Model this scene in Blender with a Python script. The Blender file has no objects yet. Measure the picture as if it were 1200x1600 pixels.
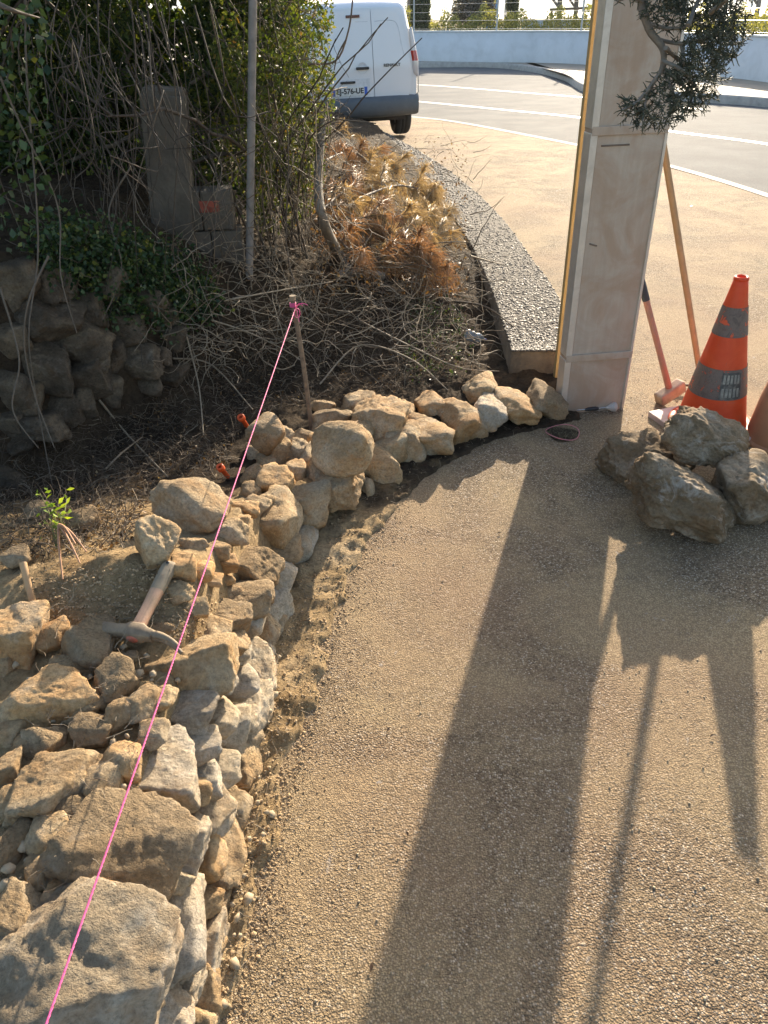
import bpy, bmesh, math, random
import numpy as np
from mathutils import Matrix, Vector, Euler
rnd = random.Random(7); NR = np.random.default_rng(11)
scene = bpy.context.scene
COL = scene.collection
# ------------------------------------------------------------------ camera
CAM_H = 1.65; PITCH = 33.0; ROLL = -0.8
cam = bpy.data.cameras.new('camera'); cam_ob = bpy.data.objects.new('camera', cam); COL.objects.link(cam_ob)
RM = Matrix.Rotation(math.radians(90-PITCH), 4, 'X') @ Matrix.Rotation(math.radians(ROLL), 4, 'Z')
cam_ob.matrix_world = Matrix.Translation((0, 0, CAM_H)) @ RM
cam.sensor_fit = 'VERTICAL'; cam.sensor_height = 36.0; cam.lens = 27.0
cam.clip_start = 0.05; cam.clip_end = 9000
scene.camera = cam_ob
R3 = np.array(RM.to_3x3())
def ray(px, py):
    return R3 @ np.array([(px-600)/1200.0, -(py-800)/1200.0, -1.0])
def un(px, py, z=0.0):
    d = ray(px, py); t = (z-CAM_H)/d[2]
    return np.array([d[0]*t, d[1]*t, z])
def atY(px, py, Y):
    d = ray(px, py); t = Y/d[1]
    return np.array([d[0]*t, Y, CAM_H+d[2]*t])
def zc(p):          # depth along the view axis
    return -float((R3.T @ (np.array(p)-np.array([0, 0, CAM_H])))[2])
# ------------------------------------------------------------------ light
sd = ray(1036, 20); SUN_AZ = math.atan2(sd[0], sd[1]); SUN_EL = math.radians(17.3)
w = bpy.data.worlds.new('World'); scene.world = w; w.use_nodes = True
nt = w.node_tree; nt.nodes.clear()
sky = nt.nodes.new('ShaderNodeTexSky'); sky.sky_type = 'NISHITA'; sky.sun_disc = False
sky.sun_elevation = SUN_EL; sky.sun_rotation = SUN_AZ; sky.air_density = 1.0; sky.dust_density = 2.2; sky.ozone_density = 1.0
bg = nt.nodes.new('ShaderNodeBackground'); bg.inputs[1].default_value = 0.125
wo = nt.nodes.new('ShaderNodeOutputWorld'); nt.links.new(sky.outputs[0], bg.inputs[0]); nt.links.new(bg.outputs[0], wo.inputs[0])
sl = bpy.data.lights.new('sun', 'SUN'); sl.energy = 5.0; sl.angle = math.radians(0.6); sl.color = (1.0, 0.85, 0.65)
so = bpy.data.objects.new('sun', sl); COL.objects.link(so)
sv = Vector((math.sin(SUN_AZ)*math.cos(SUN_EL), math.cos(SUN_AZ)*math.cos(SUN_EL), math.sin(SUN_EL)))
so.rotation_euler = sv.to_track_quat('Z', 'Y').to_euler()
scene.view_settings.view_transform = 'Standard'; scene.view_settings.look = 'None'
scene.view_settings.exposure = 1.5; scene.view_settings.gamma = 1.0; scene.view_settings.use_curve_mapping = False
# ------------------------------------------------------------------ numpy noise
def _h(i, j, k, s):
    n = (i*374761393 + j*668265263 + k*2147483647 + s*1274126177) & 0xffffffff
    n = ((n ^ (n >> 13))*1274126177) & 0xffffffff
    n = ((n ^ (n >> 15))*2246822519) & 0xffffffff
    return ((n ^ (n >> 16)) & 0xffffff)/float(0xffffff)
def vnoise(P, s=0):
    P = np.asarray(P, float); I = np.floor(P).astype(np.int64); F = P-I; F = F*F*(3-2*F)
    r = 0
    for a in (0, 1):
        for b in (0, 1):
            for c in (0, 1):
                wgt = (F[:, 0] if a else 1-F[:, 0])*(F[:, 1] if b else 1-F[:, 1])*(F[:, 2] if c else 1-F[:, 2])
                r = r+wgt*_h(I[:, 0]+a, I[:, 1]+b, I[:, 2]+c, s)
    return r*2-1
def fbm(P, o=3, s=0, g=.5):
    r = 0; a = 1.0; P = np.asarray(P, float)
    for i in range(o):
        r = r+a*vnoise(P*(2.03**i)+i*17.3, s+i); a *= g
    return r
def n2(X, Y, f, s=0, o=3):
    X = np.asarray(X, float); sh = X.shape
    P = np.stack([X.ravel()*f, np.asarray(Y, float).ravel()*f, np.zeros(X.size)+.37], 1)
    return fbm(P, o, s).reshape(sh)
def sm(t): t = np.clip(t, 0, 1); return t*t*(3-2*t)
# ------------------------------------------------------------------ mesh helpers
def mesh_np(name, V, F, mat, smooth=False, attr=None, uvs=None):
    """V (n,3); F list of arrays (m,k) with uniform k, or one array"""
    V = np.asarray(V, np.float32)
    if isinstance(F, list) and np.isscalar(F[0][0]): F = np.array(F)
    Fs = F if isinstance(F, list) else [F]
    Fs = [np.asarray(f, np.int32) for f in Fs if len(f)]
    me = bpy.data.meshes.new(name)
    me.vertices.add(len(V)); me.vertices.foreach_set('co', V.ravel())
    nl = sum(f.size for f in Fs); npoly = sum(len(f) for f in Fs)
    me.loops.add(nl); me.loops.foreach_set('vertex_index', np.concatenate([f.ravel() for f in Fs]))
    me.polygons.add(npoly)
    tot = np.concatenate([np.full(len(f), f.shape[1], np.int32) for f in Fs])
    st = np.concatenate([[0], np.cumsum(tot)[:-1]]).astype(np.int32)
    me.polygons.foreach_set('loop_start', st); me.polygons.foreach_set('loop_total', tot)
    if smooth: me.polygons.foreach_set('use_smooth', np.ones(npoly, bool))
    me.update(calc_edges=True)
    if attr is not None:
        a = me.attributes.new('rnd', 'FLOAT', 'POINT'); a.data.foreach_set('value', np.asarray(attr, np.float32))
    if mat: me.materials.append(mat)
    return me
def link(name, me, parent=None, kind=None, label=None, cat=None, group=None, loc=None, rot=None):
    me.name = name
    o = bpy.data.objects.new(name, me); COL.objects.link(o)
    if parent is not None: o.parent = parent
    if kind: o['kind'] = kind
    if label: o['label'] = label
    if cat: o['category'] = cat
    if group: o['group'] = group
    if loc is not None: o.location = loc
    if rot is not None: o.rotation_euler = rot
    return o
def thing(name, label, cat, loc=(0, 0, 0), rot=(0, 0, 0), group=None):
    o = bpy.data.objects.new(name, None); COL.objects.link(o); o.location = loc; o.rotation_euler = rot
    o.empty_display_size = .1
    o['label'] = label; o['category'] = cat
    if group: o['group'] = group
    return o
class MB:
    def __init__(s): s.V = []; s.T = []; s.Q = []; s.A = []; s.n = 0
    def add(s, V, F, a=None):
        V = np.asarray(V, float); F = np.asarray(F)
        (s.T if F.shape[1] == 3 else s.Q).append(F+s.n); s.V.append(V)
        s.A.append(np.full(len(V), rnd.random() if a is None else a) if a is None or np.isscalar(a) else np.asarray(a)); s.n += len(V)
    def box(s, c, d, rot=None, taper=None, a=None):
        h = np.array(d)/2
        P = np.array([[x, y, z] for z in (-1, 1) for y in (-1, 1) for x in (-1, 1)], float)*h
        if taper: P[4:, :2] *= taper
        if rot is not None: P = P @ np.array(Euler(rot).to_matrix()).T
        s.add(P+np.array(c), [[0, 2, 3, 1], [4, 5, 7, 6], [0, 1, 5, 4], [2, 6, 7, 3], [0, 4, 6, 2], [1, 3, 7, 5]], a)
    def tube(s, pts, r0, r1=None, n=6, cap=True, a=None, rr=None):
        pts = np.asarray(pts, float); m = len(pts); r1 = r0 if r1 is None else r1
        T = np.gradient(pts, axis=0); T /= np.linalg.norm(T, axis=1, keepdims=True)+1e-9
        up = np.array([0.13, 0.21, 1.0]); up = up if abs(T[0] @ (up/np.linalg.norm(up))) < .9 else np.array([1.0, 0.1, 0])
        U = np.cross(T, up); U /= np.linalg.norm(U, axis=1, keepdims=True)+1e-9; W = np.cross(T, U)
        R = np.linspace(r0, r1, m) if rr is None else np.asarray(rr)
        th = np.arange(n)*2*math.pi/n
        P = pts[:, None, :]+R[:, None, None]*(np.cos(th)[None, :, None]*U[:, None, :]+np.sin(th)[None, :, None]*W[:, None, :])
        i = np.arange(m-1)[:, None]*n; j = np.arange(n)[None, :]; j2 = (j+1) % n
        Q = np.stack([i+j, i+j2, i+n+j2, i+n+j], -1).reshape(-1, 4)
        V = P.reshape(-1, 3); a_ = rnd.random() if a is None else a
        s.add(V, Q, a_)
        if cap:
            for e, c in ((0, pts[0]), (m-1, pts[-1])):
                b = len(V)*0
                idx = np.arange(n)
                VV = np.vstack([P[e], c[None]]); F = np.stack([idx, (idx+1) % n, np.full(n, n)], 1)
                if e == 0: F = F[:, ::-1]
                s.add(VV, F, a_)
    def build(s, name, mat, parent=None, smooth=False, **k):
        V = np.vstack(s.V); F = []
        if s.T: F.append(np.vstack(s.T))
        if s.Q: F.append(np.vstack(s.Q))
        return link(name, mesh_np(name, V, F, mat, smooth, np.concatenate(s.A)), parent, **k)
def bevel_box(name, size, loc, mat, parent=None, bev=.004, seg=2, rot=None, **k):
    bm = bmesh.new(); bmesh.ops.create_cube(bm, size=1)
    bmesh.ops.scale(bm, vec=size, verts=bm.verts)
    if bev: bmesh.ops.bevel(bm, geom=list(bm.edges), offset=bev, segments=seg, affect='EDGES', profile=.6)
    me = bpy.data.meshes.new(name); bm.to_mesh(me); bm.free(); me.materials.append(mat)
    o = link(name, me, parent, **k); o.location = loc
    if rot: o.rotation_euler = rot
    return o
def lathe_arrays(prof, n=32):
    V = []; th = np.arange(n)*2*math.pi/n
    for r, z in prof: V.append(np.stack([r*np.cos(th), r*np.sin(th), np.full(n, z)], 1))
    i = np.arange(len(prof)-1)[:, None]*n; j = np.arange(n)[None, :]; j2 = (j+1) % n
    Q = np.stack([i+j, i+j2, i+n+j2, i+n+j], -1).reshape(-1, 4)
    return np.vstack(V), Q
def lathe(name, prof, mat, parent=None, n=32, smooth=True, **k):
    V, Q = lathe_arrays(prof, n)
    return link(name, mesh_np(name, V, Q, mat, smooth), parent, **k)
def spline(pts, n):
    pts = np.asarray(pts, float); m = len(pts)
    t = np.linspace(0, m-1, n); i = np.clip(np.floor(t).astype(int), 0, m-2); f = (t-i)[:, None]
    g = lambda k: pts[np.clip(k, 0, m-1)]
    p0, p1, p2, p3 = g(i-1), g(i), g(i+1), g(i+2)
    return .5*((2*p1)+(-p0+p2)*f+(2*p0-5*p1+4*p2-p3)*f**2+(-p0+3*p1-3*p2+p3)*f**3)
# ------------------------------------------------------------------ materials
def newmat(name):
    m = bpy.data.materials.new(name); m.use_nodes = True; t = m.node_tree; t.nodes.clear()
    out = t.nodes.new('ShaderNodeOutputMaterial'); b = t.nodes.new('ShaderNodeBsdfPrincipled')
    t.links.new(b.outputs[0], out.inputs[0]); return m, t, b
class NG:
    def __init__(s, t): s.t = t
    def N(s, ty, **k):
        n = s.t.nodes.new(ty)
        for a, v in k.items():
            if a in ('operation', 'blend_type', 'data_type', 'feature', 'attribute_name', 'noise_dimensions', 'musgrave_type', 'distance'): setattr(n, a, v)
        return n
    def coord(s, kind='Object'): return s.t.nodes.new('ShaderNodeTexCoord').outputs[kind]
    def pos(s): return s.t.nodes.new('ShaderNodeNewGeometry').outputs['Position']
    def mapping(s, v, sc=(1, 1, 1), loc=(0, 0, 0)):
        m = s.t.nodes.new('ShaderNodeMapping'); s.t.links.new(v, m.inputs[0]); m.inputs['Scale'].default_value = sc
        if isinstance(loc, tuple): m.inputs['Location'].default_value = loc
        else: s.t.links.new(loc, m.inputs['Location'])
        return m.outputs[0]
    def noise(s, v, sc, det=4, rough=.55, out='Fac', dist=0):
        n = s.t.nodes.new('ShaderNodeTexNoise'); s.t.links.new(v, n.inputs['Vector'])
        n.inputs['Scale'].default_value = sc; n.inputs['Detail'].default_value = det; n.inputs['Roughness'].default_value = rough
        n.inputs['Distortion'].default_value = dist
        return n.outputs[out]
    def vor(s, v, sc, feat='F1', out='Distance', rnd_=1.0):
        n = s.t.nodes.new('ShaderNodeTexVoronoi'); n.feature = feat; s.t.links.new(v, n.inputs['Vector'])
        n.inputs['Scale'].default_value = sc; n.inputs['Randomness'].default_value = rnd_
        return n.outputs[out]
    def ramp(s, v, pts):
        n = s.t.nodes.new('ShaderNodeValToRGB'); s.t.links.new(v, n.inputs[0]); e = n.color_ramp.elements
        while len(e) < len(pts): e.new(.5)
        for i, (p, c) in enumerate(pts):
            e[i].position = p; e[i].color = (c, c, c, 1) if not isinstance(c, (tuple, list)) else (*c[:3], 1)
        return n.outputs[0]
    def mix(s, f, a, b, mode='MIX'):
        n = s.t.nodes.new('ShaderNodeMix'); n.data_type = 'RGBA'; n.blend_type = mode
        for sock, v in ((n.inputs[0], f), (n.inputs[6], a), (n.inputs[7], b)):
            if hasattr(v, 'links') or hasattr(v, 'is_linked'): s.t.links.new(v, sock)
            elif isinstance(v, (int, float)): sock.default_value = v if sock == n.inputs[0] else (v, v, v, 1)
            else: sock.default_value = (*v, 1)
        return n.outputs[2]
    def math(s, op, a, b=0.0, c=None):
        n = s.t.nodes.new('ShaderNodeMath'); n.operation = op
        for i, v in enumerate((a, b) if c is None else (a, b, c)):
            if isinstance(v, (int, float)): n.inputs[i].default_value = v
            else: s.t.links.new(v, n.inputs[i])
        return n.outputs[0]
    def attr(s, name='rnd', out='Fac'):
        n = s.t.nodes.new('ShaderNodeAttribute'); n.attribute_name = name; return n.outputs[out]
    def objrand(s): return s.t.nodes.new('ShaderNodeObjectInfo').outputs['Random']
    def sep(s, v, i):
        n = s.t.nodes.new('ShaderNodeSeparateXYZ'); s.t.links.new(v, n.inputs[0]); return n.outputs[i]
    def normal(s): return s.t.nodes.new('ShaderNodeNewGeometry').outputs['Normal']
    def bump(s, b, h, strength=.5, dist=.01, prev=None):
        n = s.t.nodes.new('ShaderNodeBump'); n.inputs['Strength'].default_value = strength; n.inputs['Distance'].default_value = dist
        s.t.links.new(h, n.inputs['Height'])
        if prev is not None: s.t.links.new(prev, n.inputs['Normal'])
        if b is not None: s.t.links.new(n.outputs[0], b.inputs['Normal'])
        return n.outputs[0]
    def set(s, b, name, v):
        if isinstance(v, (int, float)): b.inputs[name].default_value = v
        elif isinstance(v, tuple): b.inputs[name].default_value = (*v, 1)
        else: s.t.links.new(v, b.inputs[name])
def simple(name, col, rough=.6, metal=0.0, var=.12, sc=20, bump=0.0, bsc=200, bd=.001, spec=None, dirt=None, dirt_amt=.5, dsc=6, coat=0):
    m, t, b = newmat(name); g = NG(t); c = g.coord()
    n = g.noise(c, sc, 5, .6)
    lo = tuple(x*(1-var) for x in col); hi = tuple(min(1, x*(1+var)) for x in col)
    cc = g.ramp(n, [(.3, lo), (.7, hi)])
    if dirt:
        d = g.ramp(g.noise(c, dsc, 6, .65, dist=.6), [(.45, 0.0), (.68, dirt_amt)]); cc = g.mix(d, cc, dirt)
        g.set(b, 'Roughness', g.ramp(d, [(0, rough), (1, min(1, rough+.3))]))
    else: b.inputs['Roughness'].default_value = rough
    g.set(b, 'Base Color', cc); b.inputs['Metallic'].default_value = metal
    if spec is not None: b.inputs['Specular IOR Level'].default_value = spec
    if coat: b.inputs['Coat Weight'].default_value = coat
    if bump: g.bump(b, g.noise(c, bsc, 5, .6), bump, bd)
    return m
def stone_mat(name, cols, dusty=.5, dust=(.36, .26, .15), bump=.7, white=0.25, scale=1.0, grey=0.0):
    m, t, b = newmat(name); g = NG(t); c = g.coord(); r = g.objrand()
    cmb = t.nodes.new('ShaderNodeCombineXYZ'); k = g.math('MULTIPLY', r, 31.0)
    for i in range(3): t.links.new(k, cmb.inputs[i])
    v = g.mapping(c, (1, 1, 1), cmb.outputs[0])
    big = g.noise(v, 7*scale, 5, .6, dist=.4); base = g.ramp(big, [(.30, cols[0]), (.5, cols[1]), (.66, cols[2])])
    hue = g.ramp(r, [(0, (.82, .80, .80)), (.35, (1.05, 1, .93)), (.7, (.95, .93, .92)), (1, (1.12, 1.04, .92))])
    base = g.mix(1.0, base, hue, 'MULTIPLY')
    fine = g.noise(v, 110*scale, 7, .72); base = g.mix(.9, base, g.ramp(fine, [(.28, .42), (.5, 1.0), (.72, 1.35)]), 'MULTIPLY'); och = g.ramp(g.noise(v, 9*scale, 7, .7, dist=1.2), [(.50, 0.0), (.66, .55)]); base = g.mix(och, base, tuple(x*f for x, f in zip(cols[1], (.95, .70, .48))))
    wh = g.ramp(g.noise(v, 16*scale, 6, .7, dist=1.0), [(.55, 0.0), (.68, white)]); base = g.mix(wh, base, (.60, .55, .47))
    # soil lodged on upward surfaces and in hollows
    nz = g.sep(g.normal(), 2); dn = g.noise(v, 11*scale, 6, .7)
    dm = g.math('MULTIPLY_ADD', nz, .5, dn); dm = g.ramp(dm, [(.70, 0.0), (.95, dusty)])
    base = g.mix(dm, base, g.mix(g.ramp(fine, [(.35, 0.0), (.65, 1.0)]), tuple(x*.55 for x in dust), dust))
    pits = g.vor(v, 42*scale); pm = g.ramp(pits, [(0.0, .45), (.18, 1.0)]); base = g.mix(.45, base, pm, 'MULTIPLY')
    g.set(b, 'Base Color', base); b.inputs['Roughness'].default_value = .9; b.inputs['Specular IOR Level'].default_value = .25
    h = g.math('ADD', g.noise(v, 34*scale, 9, .78), g.math('MULTIPLY', g.ramp(pits, [(0, 0.0), (.3, 1.0)]), .25))
    h = g.math('ADD', h, g.math('MULTIPLY', dm, g.math('MULTIPLY', g.noise(v, 160*scale, 3, .7), .8)))
    g.bump(b, h, bump, .022)
    return m
M = {}
M['stone'] = stone_mat('limestone', ((.31, .19, .085), (.48, .355, .21), (.57, .48, .34)), bump=.9, dusty=.4)
M['stone_orange'] = stone_mat('ochre_limestone', ((.36, .20, .08), (.46, .31, .16), (.52, .42, .29)), dusty=.3, white=.2)
M['stone_pale'] = stone_mat('pale_limestone', ((.42, .33, .22), (.54, .47, .36), (.62, .57, .48)), dusty=.2, white=.5, bump=.9)
M['stone_dirty'] = stone_mat('soil_covered_limestone', ((.28, .19, .10), (.42, .32, .20), (.50, .43, .32)), dusty=.8, bump=1.0)
M['stone_slab'] = stone_mat('grey_topped_slab', ((.36, .27, .17), (.47, .41, .33), (.58, .54, .46)), dusty=.75, dust=(.34, .26, .16), bump=1.0, white=.5)
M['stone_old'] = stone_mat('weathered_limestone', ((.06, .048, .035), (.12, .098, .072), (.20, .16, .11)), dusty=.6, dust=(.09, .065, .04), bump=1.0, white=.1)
M['boulder'] = stone_mat('grey_boulder', ((.17, .11, .055), (.25, .19, .12), (.40, .34, .26)), dusty=.15, white=.55, bump=1.0, scale=.8)
def soil_mat(name, c0, c1, c2, bs=1.0):
    m, t, b = newmat(name); g = NG(t); p = g.pos()
    n = g.noise(p, 3.0, 6, .6); f = g.noise(p, 60, 6, .75); f2 = g.noise(p, 190, 4, .7)
    col = g.ramp(n, [(.32, c0), (.5, c1), (.68, c2)]); col = g.mix(.85, col, g.ramp(f, [(.3, .4), (.5, 1.0), (.7, 1.45)]), 'MULTIPLY')
    g.set(b, 'Base Color', col); b.inputs['Roughness'].default_value = .95; b.inputs['Specular IOR Level'].default_value = .1
    g.bump(b, g.math('ADD', f, g.math('MULTIPLY', f2, .4)), 1.0*bs, .02)
    return m
# soil colour: humus under the hedge, sandy ochre where the wall was dug
def make_soil():
    m, t, b = newmat('soil'); g = NG(t); p = g.pos()
    n = g.noise(p, 3.0, 6, .6); f = g.noise(p, 55, 6, .75); f2 = g.noise(p, 190, 4, .7)
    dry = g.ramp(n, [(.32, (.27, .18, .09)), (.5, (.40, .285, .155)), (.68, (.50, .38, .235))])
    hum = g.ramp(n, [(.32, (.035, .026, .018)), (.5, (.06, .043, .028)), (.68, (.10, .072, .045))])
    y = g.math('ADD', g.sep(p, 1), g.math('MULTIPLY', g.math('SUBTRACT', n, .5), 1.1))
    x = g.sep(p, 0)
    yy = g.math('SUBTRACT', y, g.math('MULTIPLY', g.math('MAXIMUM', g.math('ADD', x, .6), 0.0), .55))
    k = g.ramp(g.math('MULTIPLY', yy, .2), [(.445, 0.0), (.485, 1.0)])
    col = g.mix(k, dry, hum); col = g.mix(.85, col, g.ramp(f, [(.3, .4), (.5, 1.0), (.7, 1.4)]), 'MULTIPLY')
    g.set(b, 'Base Color', col); b.inputs['Roughness'].default_value = .95; b.inputs['Specular IOR Level'].default_value = .1
    g.bump(b, g.math('ADD', f, g.math('MULTIPLY', f2, .4)), 1.0, .02)
    return m
M['soil'] = make_soil()
def make_pave():
    m, t, b = newmat('gravel_asphalt'); g = NG(t); p = g.pos()
    gr = g.vor(p, 205); gr2 = g.vor(p, 400); cl = g.vor(p, 205, out='Color'); cs = g.sep(cl, 0)
    wear = g.noise(p, 1.7, 8, .68, dist=.6); fine = g.noise(p, 45, 5, .7)
    grain = g.ramp(cs, [(0, (.085, .065, .045)), (.4, (.24, .178, .11)), (.8, (.40, .30, .19)), (1, (.62, .54, .43))])
    dust = (.45, .335, .19)
    col = g.mix(g.ramp(wear, [(.42, .04), (.58, .85)]), grain, dust)
    col = g.mix(g.ramp(gr, [(.28, 0.0), (.62, .55)]), col, (.10, .07, .045))
    col = g.mix(.55, col, g.ramp(fine, [(.3, .65), (.7, 1.25)]), 'MULTIPLY')
    red = g.ramp(g.noise(p, .7, 4, .6), [(.42, 0.0), (.62, .4)]); col = g.mix(red, col, (.30, .19, .115))
    st = g.ramp(g.noise(p, 9, 6, .75, dist=1.5), [(.63, 0.0), (.72, .55)]); col = g.mix(st, col, (.50, .48, .46))
    tar = g.ramp(g.noise(p, 13, 5, .7, dist=.5), [(.74, 0.0), (.78, .5)]); col = g.mix(tar, col, (.10, .075, .05))
    g.set(b, 'Base Color', col); b.inputs['Roughness'].default_value = .85; b.inputs['Specular IOR Level'].default_value = .15
    fill = g.ramp(wear, [(.42, 1.0), (.60, .30)])
    h = g.math('MULTIPLY', g.math('SUBTRACT', 1.0, gr), fill)
    h = g.math('ADD', h, g.math('MULTIPLY', g.math('SUBTRACT', 1.0, gr2), .35))
    h = g.math('ADD', h, g.math('MULTIPLY', fine, .8))
    g.bump(b, h, .9, .0055)
    return m
M['pave'] = make_pave()
def make_road():
    m, t, b = newmat('asphalt'); g = NG(t); p = g.pos()
    n = g.noise(p, 1.2, 6, .6); f = g.noise(p, 70, 4, .8); gr = g.vor(p, 90)
    col = g.ramp(n, [(.3, (.10, .105, .11)), (.7, (.15, .155, .155))]); col = g.mix(.8, col, g.ramp(f, [(.3, .5), (.7, 1.6)]), 'MULTIPLY')
    g.set(b, 'Base Color', col); b.inputs['Roughness'].default_value = .9; b.inputs['Specular IOR Level'].default_value = .08
    g.bump(b, g.math('ADD', g.math('SUBTRACT', 1.0, gr), f), .5, .003)
    return m
M['road'] = make_road()
M['paint'] = simple('road_paint', (.72, .72, .68), .5, var=.15, sc=30, dirt=(.3, .3, .29), dirt_amt=.5, dsc=9)
M['kerb'] = simple('kerb_concrete', (.36, .34, .31), .8, var=.2, sc=8, bump=.5, bsc=60, bd=.01)
M['ground'] = soil_mat('dry_ground', (.16, .13, .08), (.22, .18, .11), (.28, .24, .15))
M['render_white'] = simple('painted_wall', (.62, .64, .66), .8, var=.06, sc=1.5, dirt=(.42, .43, .42), dirt_amt=.35, dsc=2.0)
M['cap_white'] = simple('wall_cap', (.8, .8, .78), .7, var=.05)
# ------------------------------------------------------------------ layout curves (world metres)
base_px = [(322, 1640), (345, 1500), (371, 1357), (395, 1230), (416, 1100), (433, 1020), (452, 950), (472, 890), (513, 830), (560, 790), (612, 743), (665, 708), (720, 686), (780, 667), (840, 655), (868, 650)]
WB = np.array([un(x, y)[:2] for x, y in base_px])
WB = np.vstack([[WB[0, 0]-.02, WB[0, 1]-.6], WB])
def Xw(Y): return np.interp(Y, WB[:, 1], WB[:, 0])
edge_px = [(330, 1660), (352, 1560), (392, 1400), (428, 1240), (478, 1100), (505, 1010), (535, 930), (560, 860), (610, 795), (660, 745), (740, 697), (800, 680), (875, 662), (900, 655)]
EP = np.array([un(x, y)[:2] for x, y in edge_px]); EP = np.vstack([[EP[0, 0], EP[0, 1]-.6], EP])
def Xe(Y): return np.interp(Y, EP[:, 1], EP[:, 0])
# kerb wall (exposed aggregate), top at KZ
KZ = .19
KR = np.array([un(x, y, KZ)[:2] for x, y in [(882, 545), (879, 480), (860, 440), (830, 400), (790, 345), (740, 295), (680, 250), (625, 218), (590, 200)]])
KL = np.array([un(x, y, KZ)[:2] for x, y in [(800, 545), (782, 490), (760, 430), (730, 370), (690, 315), (648, 268), (618, 240), (590, 218), (570, 203)]])
def Xkl(Y): return np.interp(Y, KL[:, 1], KL[:, 0])
YEND = KL[0, 1]
def Yb(X): return np.interp(X, [-5, -1.6, -1.2, -.8, -.3, .1, .5, .9], [2.2, 2.55, 2.95, 3.4, 3.85, 4.15, 4.35, 4.5])
def Fy(Y): return np.interp(Y, [-1, 1.6, 2.0, 2.3, 2.7, 3.1, 4], [.405, .405, .35, .20, .10, .05, .05])
def S(X, Y, fine=True):
    X = np.asarray(X, float); Y = np.asarray(Y, float)
    d = Xw(np.minimum(Y, 3.42))-X
    d = np.where(Y > 3.42, 1.0, d)
    fill = Fy(Y)*sm((d-.04)/.10)
    # far-left hollow
    fill = fill*(1-.45*sm((-X-.95)/.4)*sm((Y-1.9)/.5))
    t = Y-Yb(X); T = np.interp(X, [-5, -1.3, -.9, -.4, .1, .5, .85], [.92, .84, .56, .36, .22, .13, .05]); wdt = np.interp(X, [-2, -1.0, 0, .8], [.16, .5, 1.1, 1.2])
    z = fill+T*sm(t/wdt)+.012
    z = z+.085*np.exp(-((X+.68)**2/.09+(Y-1.56)**2/.022))
    out = sm((X-Xe(np.minimum(Y, 3.45)))/.03)
    out = np.where(Y > 3.45, sm((X-1.0)/.02), out)
    if fine:
        z = z+.018*n2(X, Y, 5, 3)*np.clip(d+.25, .15, 1.0)+.010*n2(X, Y, 24, 5)+.004*n2(X, Y, 70, 8, 2)
        out = sm((X-Xe(np.minimum(Y, 3.45))+.035*n2(X, Y, 9, 21))/.035); out = np.where(Y > 3.45, sm((X-1.0)/.02), out)
    return z*(1-out)-.04*out
def march(px, py, Hf, k=0.0, t0=.6, t1=16.0):
    d = ray(px, py); ts = np.arange(t0, t1, .01); P = np.array([0, 0, CAM_H])[None]+ts[:, None]*d[None]
    hh = Hf(P[:, 0], P[:, 1])+k
    i = np.argmax(P[:, 2] <= hh)
    if P[i, 2] > hh[i]: return None
    return P[i]
Sc = lambda X, Y: S(X, Y, False)
# ------------------------------------------------------------------ setting
def sheet(name, pts, z, mat, kind='structure', **k):
    me = bpy.data.meshes.new(name); bm = bmesh.new()
    vs = [bm.verts.new((p[0], p[1], z)) for p in pts]; f = bm.faces.new(vs)
    if f.normal.z < 0: f.normal_flip()
    bmesh.ops.triangulate(bm, faces=[f]); bm.normal_update()
    for f in bm.faces:
        if f.normal.z < 0: f.normal_flip()
    bm.to_mesh(me); bm.free(); me.materials.append(mat)
    return link(name, me, kind=kind, **k)
sheet('ground', [(-4000, -40), (4000, -40), (4000, 4200), (-4000, 4200)], -.08, M['ground'])
# pavement edge with the road (tan | asphalt)
pe = [un(x, y)[:2] for x, y in [(420, 176), (560, 178), (660, 185), (720, 193), (800, 208), (905, 229), (1020, 255), (1110, 280), (1200, 309)]]
far = [un(x, y)[:2] for x, y in [(1700, 520)]]
pav = [(-9, -3), (7, -3), tuple(far[0])]+[tuple(p) for p in pe[::-1]]+[(-9, pe[0][1]+1)]
sheet('pavement', pav, 0.0, M['pave'])
# far kerb line
fk = [un(x, y, .0)[:2] for x, y in [(430, 104), (560, 104), (655, 105), (760, 105), (830, 112), (880, 125), (918, 145), (1000, 152), (1110, 160), (1200, 167), (1500, 196)]]
road = [tuple(p) for p in pe]+[tuple(far[0])]+[(60, 5)]+[tuple(p) for p in fk[::-1]]+[(-40, fk[0][1])]+[(-40, pe[0][1])]
sheet('road', [(-60, 6), (70, 6), (70, 60), (-60, 60)], -.012, M['road'])
def strip(a, b, name, z, mat, wdt):
    P = np.array([un(x, y)[:2] for x, y in a]); P = spline(P, 24)
    T = np.gradient(P, axis=0); T /= np.linalg.norm(T, axis=1, keepdims=True); Nn = np.stack([-T[:, 1], T[:, 0]], 1)
    V = np.vstack([np.c_[P-Nn*wdt/2, np.full(24, z)], np.c_[P+Nn*wdt/2, np.full(24, z)]]); i = np.arange(23)
    return link(name, mesh_np(name, V, np.stack([i, i+1, i+25, i+24], 1), mat), kind='structure')
strip([(500, 128), (655, 132), (817, 144), (930, 153), (1100, 170)], 0, 'road_edge_line', -.008, M['paint'], .15)
strip([(480, 144), (654, 158), (800, 172), (908, 183), (1040, 203), (1200, 224), (1400, 262)], 0, 'road_centre_line', -.008, M['paint'], .16)
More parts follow.
